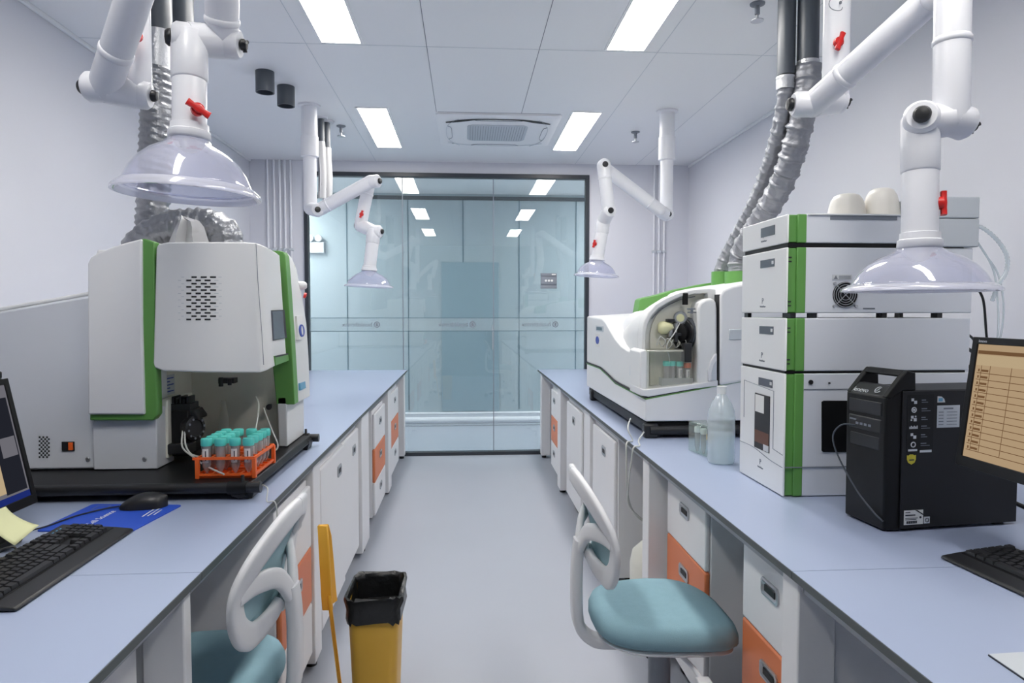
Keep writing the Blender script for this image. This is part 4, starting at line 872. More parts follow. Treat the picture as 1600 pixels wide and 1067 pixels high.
# ------------------------------------------------------------------ monitors
def monitor(label, corner, up, W, H, side, screen, patches, word=None, back=0.0):
    """corner: bottom far corner of the front; width runs towards the camera (-y); side +1 faces +x"""
    c = Vector(corner); upv = Vector(up).normalized(); a = Vector((0, -1, 0)); n = Vector((side, 0, 0)); n = (n-upv*n.dot(upv)).normalized()
    R = Matrix((a, upv, n)).transposed().to_4x4(); R.translation = c
    t = thing('monitor', label, 'monitor', (c.x-side*0.08, c.y-W/2, ZT))
    bz = 0.016
    obj('housing', MB().box(0, W, 0, H, -0.045, 0.0, R), 'black', t, bevel=0.004)
    b = MB(); b.box(0, W, 0, bz+0.008, 0, 0.006, R); b.box(0, W, H-bz, H, 0, 0.006, R); b.box(0, bz, 0, H, 0, 0.0061, R); b.box(W-bz, W, 0, H, 0, 0.0061, R); obj('bezel', b, 'black2', t, bevel=0.0015)
    s = obj('screen', MB().box(bz, W-bz, bz+0.008, H-bz, 0, 0.002, R), screen, t)
    for (x0, x1, y0, y1, m, lv) in patches: obj('window_on_screen', MB().box(x0, x1, y0, y1, 0.002, 0.002+lv*0.0003, R), m, s)
    if word: text('lettering', word, 0.009, R @ Vector((bz+0.004, H-0.012, 0.0062)) if side < 0 else R @ Vector((W-0.07, H-0.012, 0.0062)), a if side < 0 else a, upv, 'lightink', t)
    nb = R @ Vector((W/2, H*0.4, -0.05)); fx = nb.x-side*0.01
    obj('stand_neck', MB().prism([(nb.x-side*0.03, nb.z), (nb.x, nb.z), (nb.x-side*back, ZT+0.015), (nb.x-side*(back+0.03), ZT+0.015)], 'y', nb.y-0.035, nb.y+0.035), 'black', t, bevel=0.004)
    obj('stand_base', MB().box(c.x-side*(0.14+back), c.x+side*(0.045-back*1.25), c.y-W/2-0.1, c.y-W/2+0.12, ZT+0.0005, ZT+0.018), 'black', t, bevel=0.006)
    return t
pt = [(0.016, 0.474, 0.024, 0.040, 'scr_blue', 1), (0.022, 0.10, 0.045, 0.285, 'scr_dark', 1), (0.026, 0.082, 0.135, 0.185, 'scr_l', 2), (0.1, 0.30, 0.05, 0.30, 'scr_pale', 1), (0.12, 0.29, 0.2, 0.29, 'scr_l', 2), (0.31, 0.46, 0.06, 0.28, 'scr_dark', 1)]
monitor('black monitor at the left edge with a pale desktop and dark window on screen', (-1.127, 1.853, 0.912), (-0.066, 0, 0.326), 0.49, 0.333, 1, 'scr_l', pt)
pt = [(0.018, 0.47, 0.262, 0.27, 'scr_line', 1), (0.018, 0.47, 0.236, 0.26, 'scr_pale', 1)]
for k in range(13): pt.append((0.022, 0.46, 0.04+k*0.0148, 0.0415+k*0.0148, 'scr_line', 1)); pt.append((0.026, 0.030, 0.044+k*0.0148, 0.050+k*0.0148, 'scr_line', 2)); pt.append((0.036, 0.056, 0.044+k*0.0148, 0.049+k*0.0148, 'scr_line', 2))
for x_ in (0.034, 0.06, 0.12, 0.2, 0.28, 0.36): pt.append((x_, x_+0.001, 0.04, 0.236, 'scr_line', 2))
monitor('black monitor at the right edge showing a tan table on screen', (1.147, 1.512, 1.055), (0.036, 0, 0.296), 0.49, 0.30, -1, 'scr_r', pt, 'lenovo', 0.14)
t = thing('computer_tower', 'black computer tower behind the left monitor, only its top corner showing', 'computer', (-1.40, 1.83, ZT))
obj('case', MB().box(-1.50, -1.312, 1.60, 2.03, ZT, 1.222), 'pcbody', t, bevel=0.004); obj('top_cover', MB().box(-1.498, -1.314, 1.605, 2.028, 1.222, 1.243), 'black', t, bevel=0.004)
nt = MB().grid(lambda u_, v_: (-1.108+0.012*sin(v_*2.4)+0.055*v_*v_+0.006*u_, 1.615+0.082*u_+0.02*v_, 0.945-0.075*v_+0.022*v_*v_*u_), 8, 10)
tag(obj('sticky_note', nt, 'note', solid=0.0004), 'curled yellow sticky note on the lower edge of the left monitor', 'note')
# ------------------------------------------------------------------ white and green instrument on the right bench
t = thing('spectrometer', 'rounded white instrument with green back panel on the right bench beyond the stacked modules', 'laboratory instrument', (1.3, 3.5, ZT))
X0, Y0 = 0.795, 2.97
b = MB(); b.box(X0+0.01, 1.9, Y0+0.02, 4.42, 0.872, 0.918); base = obj('base_frame', b, 'black2', t, bevel=0.004)
b = MB(); b.cyl((X0+0.02, Y0+0.005, 0.885), (1.9, Y0+0.005, 0.885), 0.021, 18); obj('carry_bar', b, 'black', t)
for (y_, w_) in ((Y0+0.02, 0.05), (4.3, 0.06)): obj('base_foot', MB().box(X0-0.005, X0+0.06, y_-w_/2, y_+w_/2, ZT, 0.915), 'black', t, bevel=0.01)
def yzl(u, v, x): p = PX(u, v, x); return (p.y, p.z)
X1 = 0.795
seam = [(930, 572.5), (938, 575), (950, 586), (962, 598), (985, 610), (1000, 617.5), (1008, 621.5)]
low = [yzl(u, v, X1) for u, v in seam]
ZB = 0.925
y_end = 4.45; z_near = P(1013, 622, Y0).z; z_r = P(1165, 593, Y0).z; x_r = P(1165, 593, Y0).x
# lower body: wavy top edge on the aisle face, rising edge on the near face
ys = [y_end]+[a for a, _ in low[1:]]+[Y0]; zs = [low[0][1]]+[z for _, z in low[1:]]+[z_near]
b = MB(); rings = []
for y_, z_ in zip(ys, zs): rings.append([(X1, y_, ZB), (1.9, y_, ZB), (1.9, y_, z_+(z_r-z_near)*(1.9-X1)/(x_r-X1)), (X1, y_, z_)])
b.loft(rings); obj('lower_body', b, 'instr', t, bevel=0.006)
b = MB(); b.tube([(X1-0.001, y_, z_+0.004) for y_, z_ in zip(ys, zs)]+[(1.9, Y0-0.001, zs[-1]+0.004+(z_r-z_near)*(1.9-X1)/(x_r-X1))], 0.0045, 8); sm = obj('seam', b, 'vent', t)
b = MB(); b.tube([(X1-0.001, y_, z_-0.004) for y_, z_ in zip(ys, zs)]+[(1.9, Y0-0.001, zs[-1]-0.004+(z_r-z_near)*(1.9-X1)/(x_r-X1))], 0.003, 8); sm = obj('green_line', b, 'green', t)
yh = 3.02
# upper shell: swooping edge on the aisle face
sw_ = [(930.5, 496), (940, 497.5), (946, 503), (952, 514), (960, 528), (970, 540), (980, 547), (990, 550), (1004, 549)]
sy_ = [yzl(u, v, X1) for u, v in sw_]; sy_[0] = (y_end, sy_[0][1]+0.005)
def zlow(y_):
    for k in range(len(ys)-1):
        if ys[k] >= y_ >= ys[k+1]: f = (ys[k]-y_)/max(1e-6, ys[k]-ys[k+1]); return zs[k]*(1-f)+zs[k+1]*f
    return zs[-1]
b = MB(); rings = []
for y_, z_ in [q for q in sy_ if q[0] > yh+0.16]+[(yh+0.15, sy_[-1][1])]:
    zl = zlow(y_)+0.006; rings.append([(X1, y_, zl), (1.88, y_, zl), (1.88, y_, z_+0.03), (X1+0.30, y_, z_+0.02), (X1+0.05, y_, z_+0.006), (X1, y_, z_)])
b.loft(rings); sh = obj('upper_shell', b, 'instr2', t, bevel=0.008, seg=3, smoothang=50)
# hood over the sample area (arched), extruded back
def arch(y, pts): return [XZ(u, v, y) for u, v in pts]
yh = 3.02
outer = [(1003, 560), (1003, 520), (1006, 503), (1012, 490), (1024, 476), (1042, 465), (1060, 457.5), (1085, 452), (1110, 450.5), (1119, 452), (1123, 459), (1123, 612), (1110, 616), (1003, 626)]
b = MB(); rings = []
ba = arch(yh, outer)
for y_, dx, dz in ((yh+0.068, 0.0, 1.0), (3.4, 0.03, 0.88), (3.7, 0.06, 0.68)): rings.append([(x_+dx, y_, 1.15+(z_-1.15)*dz if z_ > 1.15 else z_) for x_, z_ in ba])
b.loft(rings); hd_ = obj('hood', b, 'instr2', t, bevel=0.03, seg=4, smoothang=60)
inner = [(1009, 560), (1009, 521), (1012, 506), (1018, 494), (1029, 482), (1046, 471.5), (1063, 464), (1086, 459), (1106, 458), (1106, 462), (1106, 560)]
ia = [XZ(u, v, yh) for u, v in inner]; oa = [XZ(u, v, yh) for u, v in [(1003, 560)]+outer[1:10]+[(1123, 560)]]
b = MB(); b.loft([[(o[0], yh, o[1]), (i[0], yh, i[1]), (i[0], yh+0.07, i[1]), (o[0], yh+0.07, o[1])] for o, i in zip(oa, ia)]); obj('hood_rim', b, 'instr2', hd_, bevel=0.004)
b = MB(); b.tube([P(u, v+4, yh+0.052) for u, v in inner[3:8]], 0.002, 6); obj('hood_line', b, 'grey', hd_)
obj('recess_lining', MB().prism([XZ(u, v, yh+0.13) for u, v in inner[:10]+[(1106, 612), (1009, 618)]], 'y', yh+0.055, yh+0.0675), 'cream', t)
# right block of the near face
b = MB(); b.prism([XZ(u, v, Y0) for u, v in ((1090, 612), (1090, 482), (1094, 472), (1102, 467), (1112, 466), (1119, 470), (1121, 480), (1121.5, 604))], 'y', Y0, yh+0.13); blk = obj('front_block', b, 'instr2', t, bevel=0.012, seg=3)
b = MB(); b.prism([XZ(u, v, Y0-0.012) for u, v in ((1107, 596), (1107, 580), (1110, 566), (1117, 554), (1120.5, 552), (1120.5, 595))], 'y', Y0-0.012, Y0+0.02); obj('finger_grip', b, 'white', blk, bevel=0.004)
b = MB(); b.prism([XZ(u, v, Y0-0.014) for u, v in ((1112, 594), (1112, 582), (1115, 570), (1119.5, 563), (1119.5, 593.5))], 'y', Y0-0.0135, Y0+0.0), ; obj('grip_hollow', b, 'lgrey', blk)
# lower sill
b = MB(); b.prism([XZ(u, v, Y0-0.01) for u, v in ((1000, 618), (1000, 606), (1006, 609), (1085, 600), (1122, 594), (1122, 603), (1085, 607.5), (1014, 620))], 'y', Y0-0.01, yh+0.13); obj('sill', b, 'white', t, bevel=0.004)
obj('aisle_cheek', MB().box(X1, X1+0.018, Y0+0.02, yh+0.151, z_near+0.004, sy_[-1][1]), 'instr2', t)
obj('bay_floor', MB().box(X1+0.01, 1.02, Y0+0.02, yh+0.14, z_near-0.006, z_near+0.012), 'cream', t)
# corner face between aisle shell and window
b = MB(); b.prism([XZ(u, v, Y0) for u, v in ((1000, 618), (1000, 549), (1007, 546), (1011, 548), (1011, 612))], 'y', Y0, yh+0.14); obj('corner_post', b, 'instr2', t, bevel=0.006)
# clear sample box
wb = obj('clear_cover', MB().box(P(1009, 546, Y0).x, P(1083, 546, Y0).x, Y0+0.004, yh+0.053, P(1010, 608, Y0).z, P(1010, 547, Y0).z), 'acrylic', t, bevel=0.004); wb['label'] = 'clear plastic cover of the sample bay'
ledge = obj('bay_ledge', MB().box(P(1012, 540, Y0).x, P(1083, 540, Y0).x, Y0+0.02, yh+0.0545, P(1010, 550, Y0).z, P(1010, 547, Y0).z), 'cream', t)
obj('tube_holder', MB().box(P(1032, 600, 3.04).x, P(1080, 600, 3.04).x, 3.015, 3.068, P(1040, 606, 3.04).z, P(1040, 590, 3.04).z), 'milky', t)
# torch dome at the left of the hood
dc = P(1003, 522, 3.5); obj('torch_dome', MB().lathe([(0.135, 0.35), (0.135, 0.05), (0.13, -0.02), (0.11, -0.08), (0.07, -0.11), (0.0, -0.12)], (1.0, 3.45, dc.z-0.01), (0, 1, 0), 32), 'white', t, smoothang=70)
# pump cluster
pm = thing
pcx = P(1070, 520, 3.06)
b = MB(); b.lathe([(0.0, -0.02), (0.066, -0.02), (0.07, -0.012), (0.07, 0.022), (0.062, 0.03), (0.03, 0.03), (0.03, 0.026), (0.0, 0.026)], pcx, (-0.8, -0.6, 0), 28); pu = obj('pump_wheel', b, 'black', t)
b = MB()
for k in range(7): h = -0.012+k*0.006; b.lathe([(0.07, h), (0.0722, h+0.001), (0.0722, h+0.0025), (0.07, h+0.0035)], pcx, (-0.8, -0.6, 0), 28, cap=False)
obj('wheel_ribs', b, 'dgrey', pu)
b = MB(); a_ = Vector((-0.8, -0.6, 0)); b.lathe([(0.0, 0.03), (0.042, 0.03), (0.045, 0.035), (0.045, 0.05), (0.03, 0.056), (0.0, 0.056)], pcx, a_, 20); obj('pump_cap', b, 'black2', pu)
b = MB(); p = P(1073, 551, Y0+0.02); b.box(p.x-0.016, p.x+0.016, Y0-0.004, Y0+0.05, P(1073, 566, Y0).z, P(1073, 536, Y0).z); obj('pump_arm', b, 'black', pu, bevel=0.003)
obj('tension_post', MB().box(P(1072.5, 460, Y0).x, P(1080, 460, Y0).x, Y0+0.04, Y0+0.06, P(1075, 476, Y0).z, P(1075, 457.5, Y0).z), 'black2', t, bevel=0.002)
b = MB(); p = P(1031, 513, 3.05); b.lathe([(0.0, 0.0), (0.02, 0.002), (0.03, 0.015), (0.03, 0.035), (0.018, 0.06), (0.01, 0.07)], p+Vector((-0.01, 0.0, 0)), (0.9, -0.3, 0.1), 20); obj('torch_cone', b, 'bulb', t)
b = MB(); p = P(1063, 497, 3.04); b.lathe([(0.0, 0), (0.03, 0), (0.032, 0.006), (0.026, 0.012), (0.0, 0.012)], p, (-0.3, -1, 0.1), 22); dl = obj('gauge', b, 'chrome', t); obj('gauge_face', MB().lathe([(0.0, 0.0121), (0.018, 0.0122), (0.0, 0.013)], p, (-0.3, -1, 0.1), 18), 'bulb', dl)
b = MB()
b.cyl(P(1040, 513, 3.05), P(1066, 511, 3.05), 0.014, 14); b.cyl(P(1048, 507, 3.03), P(1048, 526, 3.03), 0.011, 14); b.cyl(P(1056, 505, 3.04), P(1057, 522, 3.04), 0.012, 14); b.cyl(P(1052, 500, 3.05), P(1068, 503, 3.05), 0.007, 10); obj('nebuliser_fittings', b, 'chrome', t)
p = P(1047, 500.5, 3.04); obj('upper_clamp', MB().box(p.x-0.016, p.x+0.016, 3.02, 3.06, p.z-0.007, p.z+0.007), 'black', t, bevel=0.002); p = P(1055, 527, 3.02); obj('lower_clamp', MB().box(p.x-0.008, p.x+0.008, 3.0, 3.04, p.z-0.022, p.z+0.022).box(p.x, p.x+0.034, 3.01, 3.04, p.z+0.006, p.z+0.02), 'black', t, bevel=0.002)
b = MB(); p = P(1081, 488, 3.0); b.box(p.x-0.02, p.x+0.02, 2.985, 3.0, p.z-0.002, p.z+0.002); b.cyl(P(1081, 481, 2.99), P(1081, 490, 2.99), 0.005, 8); b.box(p.x-0.024, p.x+0.012, 2.986, 2.996, p.z+0.012, p.z+0.018); obj('small_print', b, 'greyink', blk)
b = MB()
for k, (u, v) in enumerate(((1034, 536), (1044, 539), (1056, 538), (1066, 536))): b.tube(smooth([P(u-8, v+4, 3.03), P(u-2, v-10, 3.02), P(u+6, v-2, 3.01), P(u, v+5, 3.03), P(u-4, v-2, 3.02)], 8), 0.0025, 7)
b.tube(smooth([P(1062, 505, 3.0), P(1054, 520, 2.99), P(1042, 540, 3.0), P(1046, 560, 3.03), P(1046, 585, 3.05)], 8), 0.0028, 7); obj('sample_tubing', b, 'tube', t)
# side body towards the stacked modules
b = MB(); b.prism([XZ(u, v, Y0-0.012) for u, v in ((1124.5, 603), (1124.5, 462), (1130, 452), (1145, 446), (1175, 440), (1280, 424), (1280, 575))], 'y', Y0-0.012, 3.95); sb = obj('side_body', b, 'instr', t, bevel=0.012, seg=3)
b = MB(); a_, c_ = XZ(1139, 514, Y0-0.012), XZ(1163, 531, Y0-0.012); b.box(a_[0], c_[0], Y0-0.018, Y0-0.008, c_[1], a_[1]); obj('finger_plate', b, 'lgrey', sb, bevel=0.004)
obj('side_gap', MB().box(P(1122, 520, Y0).x, P(1124.4, 520, Y0).x, Y0-0.006, Y0+0.1, P(1122, 607, Y0).z, P(1122, 460, Y0).z), 'vent', t)
# green back panel
yg = 3.78
gp_ = [(994.5, 500), (1000, 469), (1003, 466), (1030, 460), (1060, 451.5), (1100, 443.5), (1160, 434.5), (1230, 426), (1230, 470), (1100, 470), (1010, 500)]
b = MB(); b.prism([XZ(u, v, yg) for u, v in gp_], 'y', yg, 3.9); gr = obj('back_panel', b, 'green', t, bevel=0.004); gr['label'] = 'green back panel'
for (u, y, r) in ((1126, 3.7, 0.05), (1154, 3.5, 0.07)):
    p = P(u, 428, y); ck = obj('duct_spigot', MB().cyl((p.x, y, p.z-0.09), (p.x, y, p.z+0.012), r, 24), 'green', t); ck['label'] = 'green duct spigot'
# stickers on the aisle face
def onx(name, u0, v0, u1, v1, m, par, d=0.002):
    a, c = PX(u0, v0, X1), PX(u1, v1, X1); y0_, y1_ = sorted((a.y, c.y)); zc_ = P((u0+u1)/2, (v0+v1)/2, (a.y+c.y)/2).z; h = abs(v1-v0)*((a.y+c.y)/2)/FPX
    return obj(name, MB().box(X1-d, X1+0.002, y0_, y1_, zc_-h/2, zc_+h/2), m, par), (a.y+c.y)/2, zc_, h, y1_-y0_
s1, *_ = onx('name_plate', 931.5, 509, 943, 518, 'lgrey', t); s1['label'] = 'grey name plate'
onx('name_plate_print', 932.5, 511, 941, 516, 'seam2', s1, 0.0028)
s2, ym, zm, hh, ww = onx('inspection_sticker', 930.8, 521, 937, 542, 'paper', t); s2['label'] = 'white sticker with a blue emblem'
b = MB(); b.loft([[(X1-d_, ym+ww*0.42*cos(k*pi/10), zm+hh*0.3*sin(k*pi/10)) for k in range(20)] for d_ in (0.0, 0.0028)]); obj('emblem', b, 'blueink', s2)
s3, *_ = onx('blue_label', 985, 569.5, 992.5, 588, 'tealink', t); s3['label'] = 'small light blue label'
onx('latch', 990, 549, 993, 557, 'grey', t)
# tubes inside the bay
for (u, v0, cm, lb, h_) in ((1041.5, 564, 'cap', 'turquoise-capped tube in the right instrument, first from the left', 0.11), (1050, 564, 'cap', 'turquoise-capped tube in the right instrument, second from the left', 0.11), (1062, 564.5, 'cap', 'turquoise-capped tube in the right instrument, beside the orange-capped one', 0.11), (1074, 567, 'orange2', 'orange-capped tube in the right instrument', 0.105)):
    q = P(u, v0, 3.045); vial(q.x, 3.045, q.z-h_, lb, cm, 'tubes in the right instrument', h_, 0.0145, lab=(u > 1060))
# ------------------------------------------------------------------ wash bottle and tube box
t = thing('wash_bottle', 'translucent white bottle with narrow neck beside the stacked modules', 'bottle', (0.948, 2.47, ZT))
obj('bottle_body', MB().lathe([(0.0, 0.001), (0.046, 0.001), (0.05, 0.008), (0.05, 0.165), (0.047, 0.195), (0.036, 0.225), (0.022, 0.248), (0.016, 0.256), (0.016, 0.262)], (0.948, 2.47, ZT), (0, 0, 1), 32), 'milky', t, smoothang=60)
obj('water', MB().lathe([(0.0, 0.003), (0.047, 0.004), (0.0475, 0.11), (0.0, 0.11)], (0.948, 2.47, ZT), (0, 0, 1), 28), 'milky', t)
obj('screw_cap', MB().lathe([(0.017, 0.258), (0.0175, 0.28), (0.0185, 0.281), (0.0185, 0.286), (0.0, 0.286)], (0.948, 2.47, ZT), (0, 0, 1), 24), 'white', t)
t = thing('tube_box', 'clear plastic box of sample tubes on the right bench beside the translucent bottle', 'box', (0.95, 2.64, ZT))
bx_ = [(0.927, 2.56), (0.900, 2.70), (0.975, 2.715), (1.0, 2.575)]
b = MB(); b.prism(bx_, 'z', ZT+0.0005, ZT+0.115); obj('case', b, 'boxclear', t, bevel=0.003)
obj('lid', MB().prism(bx_, 'z', ZT+0.115, ZT+0.122), 'boxclear', t, bevel=0.002)
for k, f in enumerate((0.1, 0.42, 0.75)):
    c = Vector(bx_[0]).lerp(Vector(bx_[1]), f); c = c+Vector((0.034, 0.006))
    vial(c.x-0.013, c.y, ZT+0.0012, ['yellow-capped slim tube standing inside the clear tube box', 'pale-capped slim tube inside the clear tube box, middle one', 'pale-capped slim tube inside the clear tube box, farthest one'][k], ['yellow', 'paper', 'paper'][k], 'slim tubes by the clear box', 0.085 if k == 0 else 0.1, 0.011, lab=False)
# ------------------------------------------------------------------ stacked modules
YM, XF = 1.985, 0.955
YM2 = 2.315
def zat(v, y=YM): return EYE-(v-488)/FPX*y*1.0
def px(u, v=560, y=YM): return P(u, v, y).x
def module(label, v0, v1, xr, kind, badge=True, tilt=0.0):
    z0, z1 = P(1232, v1, YM).z, P(1232, v0, YM).z
    t = thing('instrument_module', label, 'laboratory instrument', (1.2, 2.15, z0), 'stacked white and green modules')
    x1 = P(xr, (v0+v1)/2, YM).x
    body = obj('body', MB().box(px(1256), x1, YM+0.002, YM2-0.002, z0, z1), 'instr3', t, bevel=0.003)
    b = MB(); b.box(px(1230.5), px(1244), YM+0.008, YM2-0.006, z0+0.001, z1-0.001); b.box(px(1243), px(1257.5), YM+0.001, YM2-0.001, z0, z1); g = obj('green_band', b, 'green', t, bevel=0.003); g['label'] = 'green band behind the front panel'
    fr = obj('front_panel', MB().box(XF, px(1230), YM, YM2, z0, z1), 'instr2', t, bevel=0.006)
    h = z1-z0
    def fq(nm, y0_, y1_, za, zb, m, par, d=0.0015): return obj(nm, MB().box(XF-d, XF+0.002, y0_, y1_, za, zb), m, par)
    if badge:
        dz = z1-0.022
        dp = fq('display', 2.065, 2.165, dz-0.03, dz-0.005 if kind != 'top' else dz, 'screen_off', fr)
        pass
        if kind != 'top': fq('display_button', 2.068, 2.08, dz-0.022, dz-0.012, 'lightink', dp, 0.003)
    # maker's mark: a slim p stroke over a line of small type
    zl = {'base': z0+0.055}.get(kind, z0+0.022)
    mk = text('maker_mark', 'P', 0.026, (XF-0.0004, 2.152, zl+0.008), (0, -1, 0), (0, 0, 1), 'greyink', fr, thick=0.0004)
    text('maker_lettering', 'PerkinElmer', 0.0085, (XF-0.0004, 2.165, zl-0.004), (0, -1, 0), (0, 0, 1), 'greyink', fr, thick=0.0004)
    if kind in ('fan', 'plain'):
        b = MB()
        for zz in (z1-0.03, z1-0.042, z0+0.034, z0+0.022): b.box(px(1230), px(1236), YM+0.0065, YM+0.01, zz-0.0018, zz+0.0018)
        obj('vent_slits', b, 'vent', g)
    return t, body, fr, z0, z1, x1
# bottom module with doors
t, body, fr, z0, z1, x1 = module('tallest white and green module at the bottom of the stack, dark window in front', 584, 776, 1521, 'base')
obj('seam', MB().box(px(1257.5), x1-0.002, YM+0.0005, YM+0.004, P(1300, 609, YM).z, P(1300, 607.4, YM).z), 'grey', body)
obj('seam', MB().box(px(1229), x1-0.002, YM-0.001, YM+0.004, P(1300, 730, YM).z, P(1300, 728.6, YM).z), 'grey', body)
b = MB(); b.prism([XZ(u, v, YM) for u, v in ((1284, 628), (1287, 626), (1420, 626), (1420, 706), (1286, 706), (1284, 704))], 'y', YM-0.0015, YM+0.004); obj('side_window', b, 'black2', body)
for u, v, r in ((1267, 597, 0.0068), (1296, 598.5, 0.0028)): p = P(u, v, YM); obj('lock', MB().cyl((p.x, YM-0.002, p.z), (p.x, YM+0.004, p.z), r, 16), 'black', body)
def fz(v, y): return P(728+XF*FPX/y, v, y).z
wz0, wz1 = 0.965, 1.145
wn = obj('door_window', MB().box(XF-0.002, XF+0.002, 2.08, 2.19, wz0, wz1), 'vent', fr); wn['label'] = 'dark amber window'
obj('window_content', MB().box(XF-0.0024, XF-0.0015, 2.084, 2.186, wz0+0.02, wz0+0.06), mat('amber_bottles', (96, 56, 36), 0.4), wn)
obj('paper_note', MB().box(XF-0.003, XF-0.002, 2.12, 2.184, wz1-0.06, wz1-0.004), 'paper', wn); obj('paper_note', MB().box(XF-0.003, XF-0.002, 2.082, 2.12, wz0+0.002, wz0+0.022), 'lightink', wn)
b = MB(); b.tube([(XF-0.0005, 2.055, 0.985), (XF-0.0005, 2.055, 1.165), (XF-0.0005, 2.28, 1.178), (XF-0.0005, 2.28, 1.05)], 0.0012, 6); b.tube([(XF-0.0005, 1.99, 0.978), (XF-0.0005, 2.055, 0.985)], 0.0012, 6)
b.tube(smooth([(XF-0.0005, 1.99, 0.94), (XF-0.0005, 2.08, 0.946), (XF-0.0005, 2.2, 0.962), (XF-0.0005, 2.31, 0.962)], 5), 0.0012, 6); obj('door_outline', b, 'grey', fr)
obj('plinth', MB().box(XF+0.02, x1-0.02, YM+0.02, YM2-0.01, ZT+0.0005, z0), 'black2', t)
t, body, fr, z0b, z1b, x1 = module('plain white and green module, second from the bottom of the stack', 497, 580, 1516, 'plain')
b = MB()
for yy in (YM+0.04, YM2-0.04):
    for xx in (1.02, 1.4): b.cyl((xx, yy, z1), (xx, yy, z0b), 0.012, 12)
obj('rubber_foot', b, 'black', t)
obj('spacer_tray', MB().box(XF+0.003, x1-0.01, YM+0.006, YM2-0.01, z0b-0.007, z0b-0.0005), 'black2', t)
t, body, fr, z0c, z1c, x1 = module('white and green module with a round fan grille, third up in the stack', 386, 489, 1520, 'fan')
b = MB()
for u_ in (1242, 1275, 1385, 1472): p = P(u_, 491, YM); b.box(p.x-0.008, p.x+0.008, YM+0.01, YM+0.04, z1b, z0c)
for u_ in (1232, 1300, 1500): p = P(u_, 491, YM); b.box(p.x-0.006, p.x+0.006, YM2-0.05, YM2-0.02, z1b, z0c)
obj('rubber_foot', b, 'black', t)
p = P(1321, 460.5, YM); fan = obj('fan_grille', MB().lathe([(0.0, 0.0), (0.039, 0.0), (0.039, 0.002), (0.0, 0.002)], (p.x, YM+0.0015, p.z), (0, -1, 0), 32), 'black2', body)
b = MB()
for r in (0.037, 0.030, 0.023, 0.016): b.tube([(p.x+r*cos(k*pi/16), YM-0.002, p.z+r*sin(k*pi/16)) for k in range(33)], 0.0011, 6)
for k in range(2):
    a = pi/4+k*pi/2; b.tube([(p.x+0.046*cos(a), YM-0.002, p.z+0.046*sin(a)), (p.x-0.046*cos(a), YM-0.002, p.z-0.046*sin(a))], 0.0012, 6)
obj('grille_wire', b, 'chrome', fan)
for sx_, sz_ in ((-1, -1), (-1, 1), (1, -1), (1, 1)): obj('fan_screw', MB().cyl((p.x+sx_*0.034, YM+0.002, p.z+sz_*0.034), (p.x+sx_*0.034, YM-0.003, p.z+sz_*0.034), 0.0045, 10), 'chrome', fan)
a_, c_ = P(1301, 429, YM), P(1331, 437, YM); wl = obj('warning_label', MB().box(a_.x, c_.x, YM+0.0003, YM+0.0025, c_.z, a_.z), 'lightink', body)
b = MB(); b.prism([(a_.x+0.004, c_.z+0.002), (a_.x+0.016, c_.z+0.002), (a_.x+0.010, a_.z-0.002)], 'y', YM-0.0005, YM+0.001); obj('warning_mark', b, 'greyink', wl)
b = MB()
for k in range(3): b.box(a_.x+0.02, c_.x-0.004, YM-0.0003, YM+0.001, c_.z+0.003+k*0.0035, c_.z+0.0045+k*0.0035)
obj('label_print', b, 'greyink', wl)
a_ = P(1349, 482, YM); obj('small_print', MB().box(a_.x, a_.x+0.037, YM+0.0008, YM+0.003, a_.z-0.002, a_.z+0.002), 'greyink', body)
t, body, fr, z0d, z1d, x1 = module('shallow white and green module on top of the stack, with white beakers on it', 334, 379, 1424, 'top')
obj('dark_gap', MB().box(XF+0.006, x1-0.01, YM+0.006, YM2-0.01, z1c+0.0005, z0d-0.0003), 'black2', t)
a_, c_ = P(1298, 337, YM), P(1402, 344, YM); obj('slot', MB().box(a_.x, c_.x, YM+0.0004, YM+0.004, c_.z, a_.z), 'greyink', body)
obj('top_lip', MB().box(px(1258), x1+0.004, YM-0.003, YM2, z1d-0.003, z1d+0.002), 'instr2', body, bevel=0.001)
t = thing('instrument_module', 'pale grey box module at the right end of the stack top, behind the white arm', 'laboratory instrument', (1.43, 2.15, z1c), None)
gx0, gx1 = px(1426), px(1523)
obj('body', MB().box(gx0+0.002, gx1, YM-0.004, YM2-0.03, z1c+0.004, P(1490, 342, YM).z), 'lgrey', t, bevel=0.003); obj('cover', MB().box(gx0+0.002, gx1, YM-0.004, YM2-0.03, P(1490, 341, YM).z, P(1490, 307, YM).z), 'lgrey', t, bevel=0.004)
obj('foot', MB().box(gx0+0.03, gx1-0.03, YM+0.02, YM2-0.06, z1c, z1c+0.004), 'black', t)
zb_ = z1d+0.0025
for (u, y, r, h, lb) in ((1323, 2.1, 0.058, 0.078, 'upturned milky beaker on the stack, left of the pair'), (1377, 2.085, 0.055, 0.094, 'upturned milky beaker on the stack, taller right one of the pair'), (1352, 2.22, 0.048, 0.075, 'upturned milky beaker on the stack behind and between the other two')):
    x_ = P(u, 320, y).x
    tag(obj('beaker', MB().lathe([(r, 0.0), (r*1.02, 0.004), (r*0.98, 0.01), (r*0.9, h*0.5), (r*0.8, h*0.75), (r*0.64, h*0.92), (r*0.42, h*0.99), (0.0, h)], (x_, y, zb_), (0, 0, 1), 32), 'milky2', smoothang=70), lb, 'beaker', 'milky beakers on the stack')
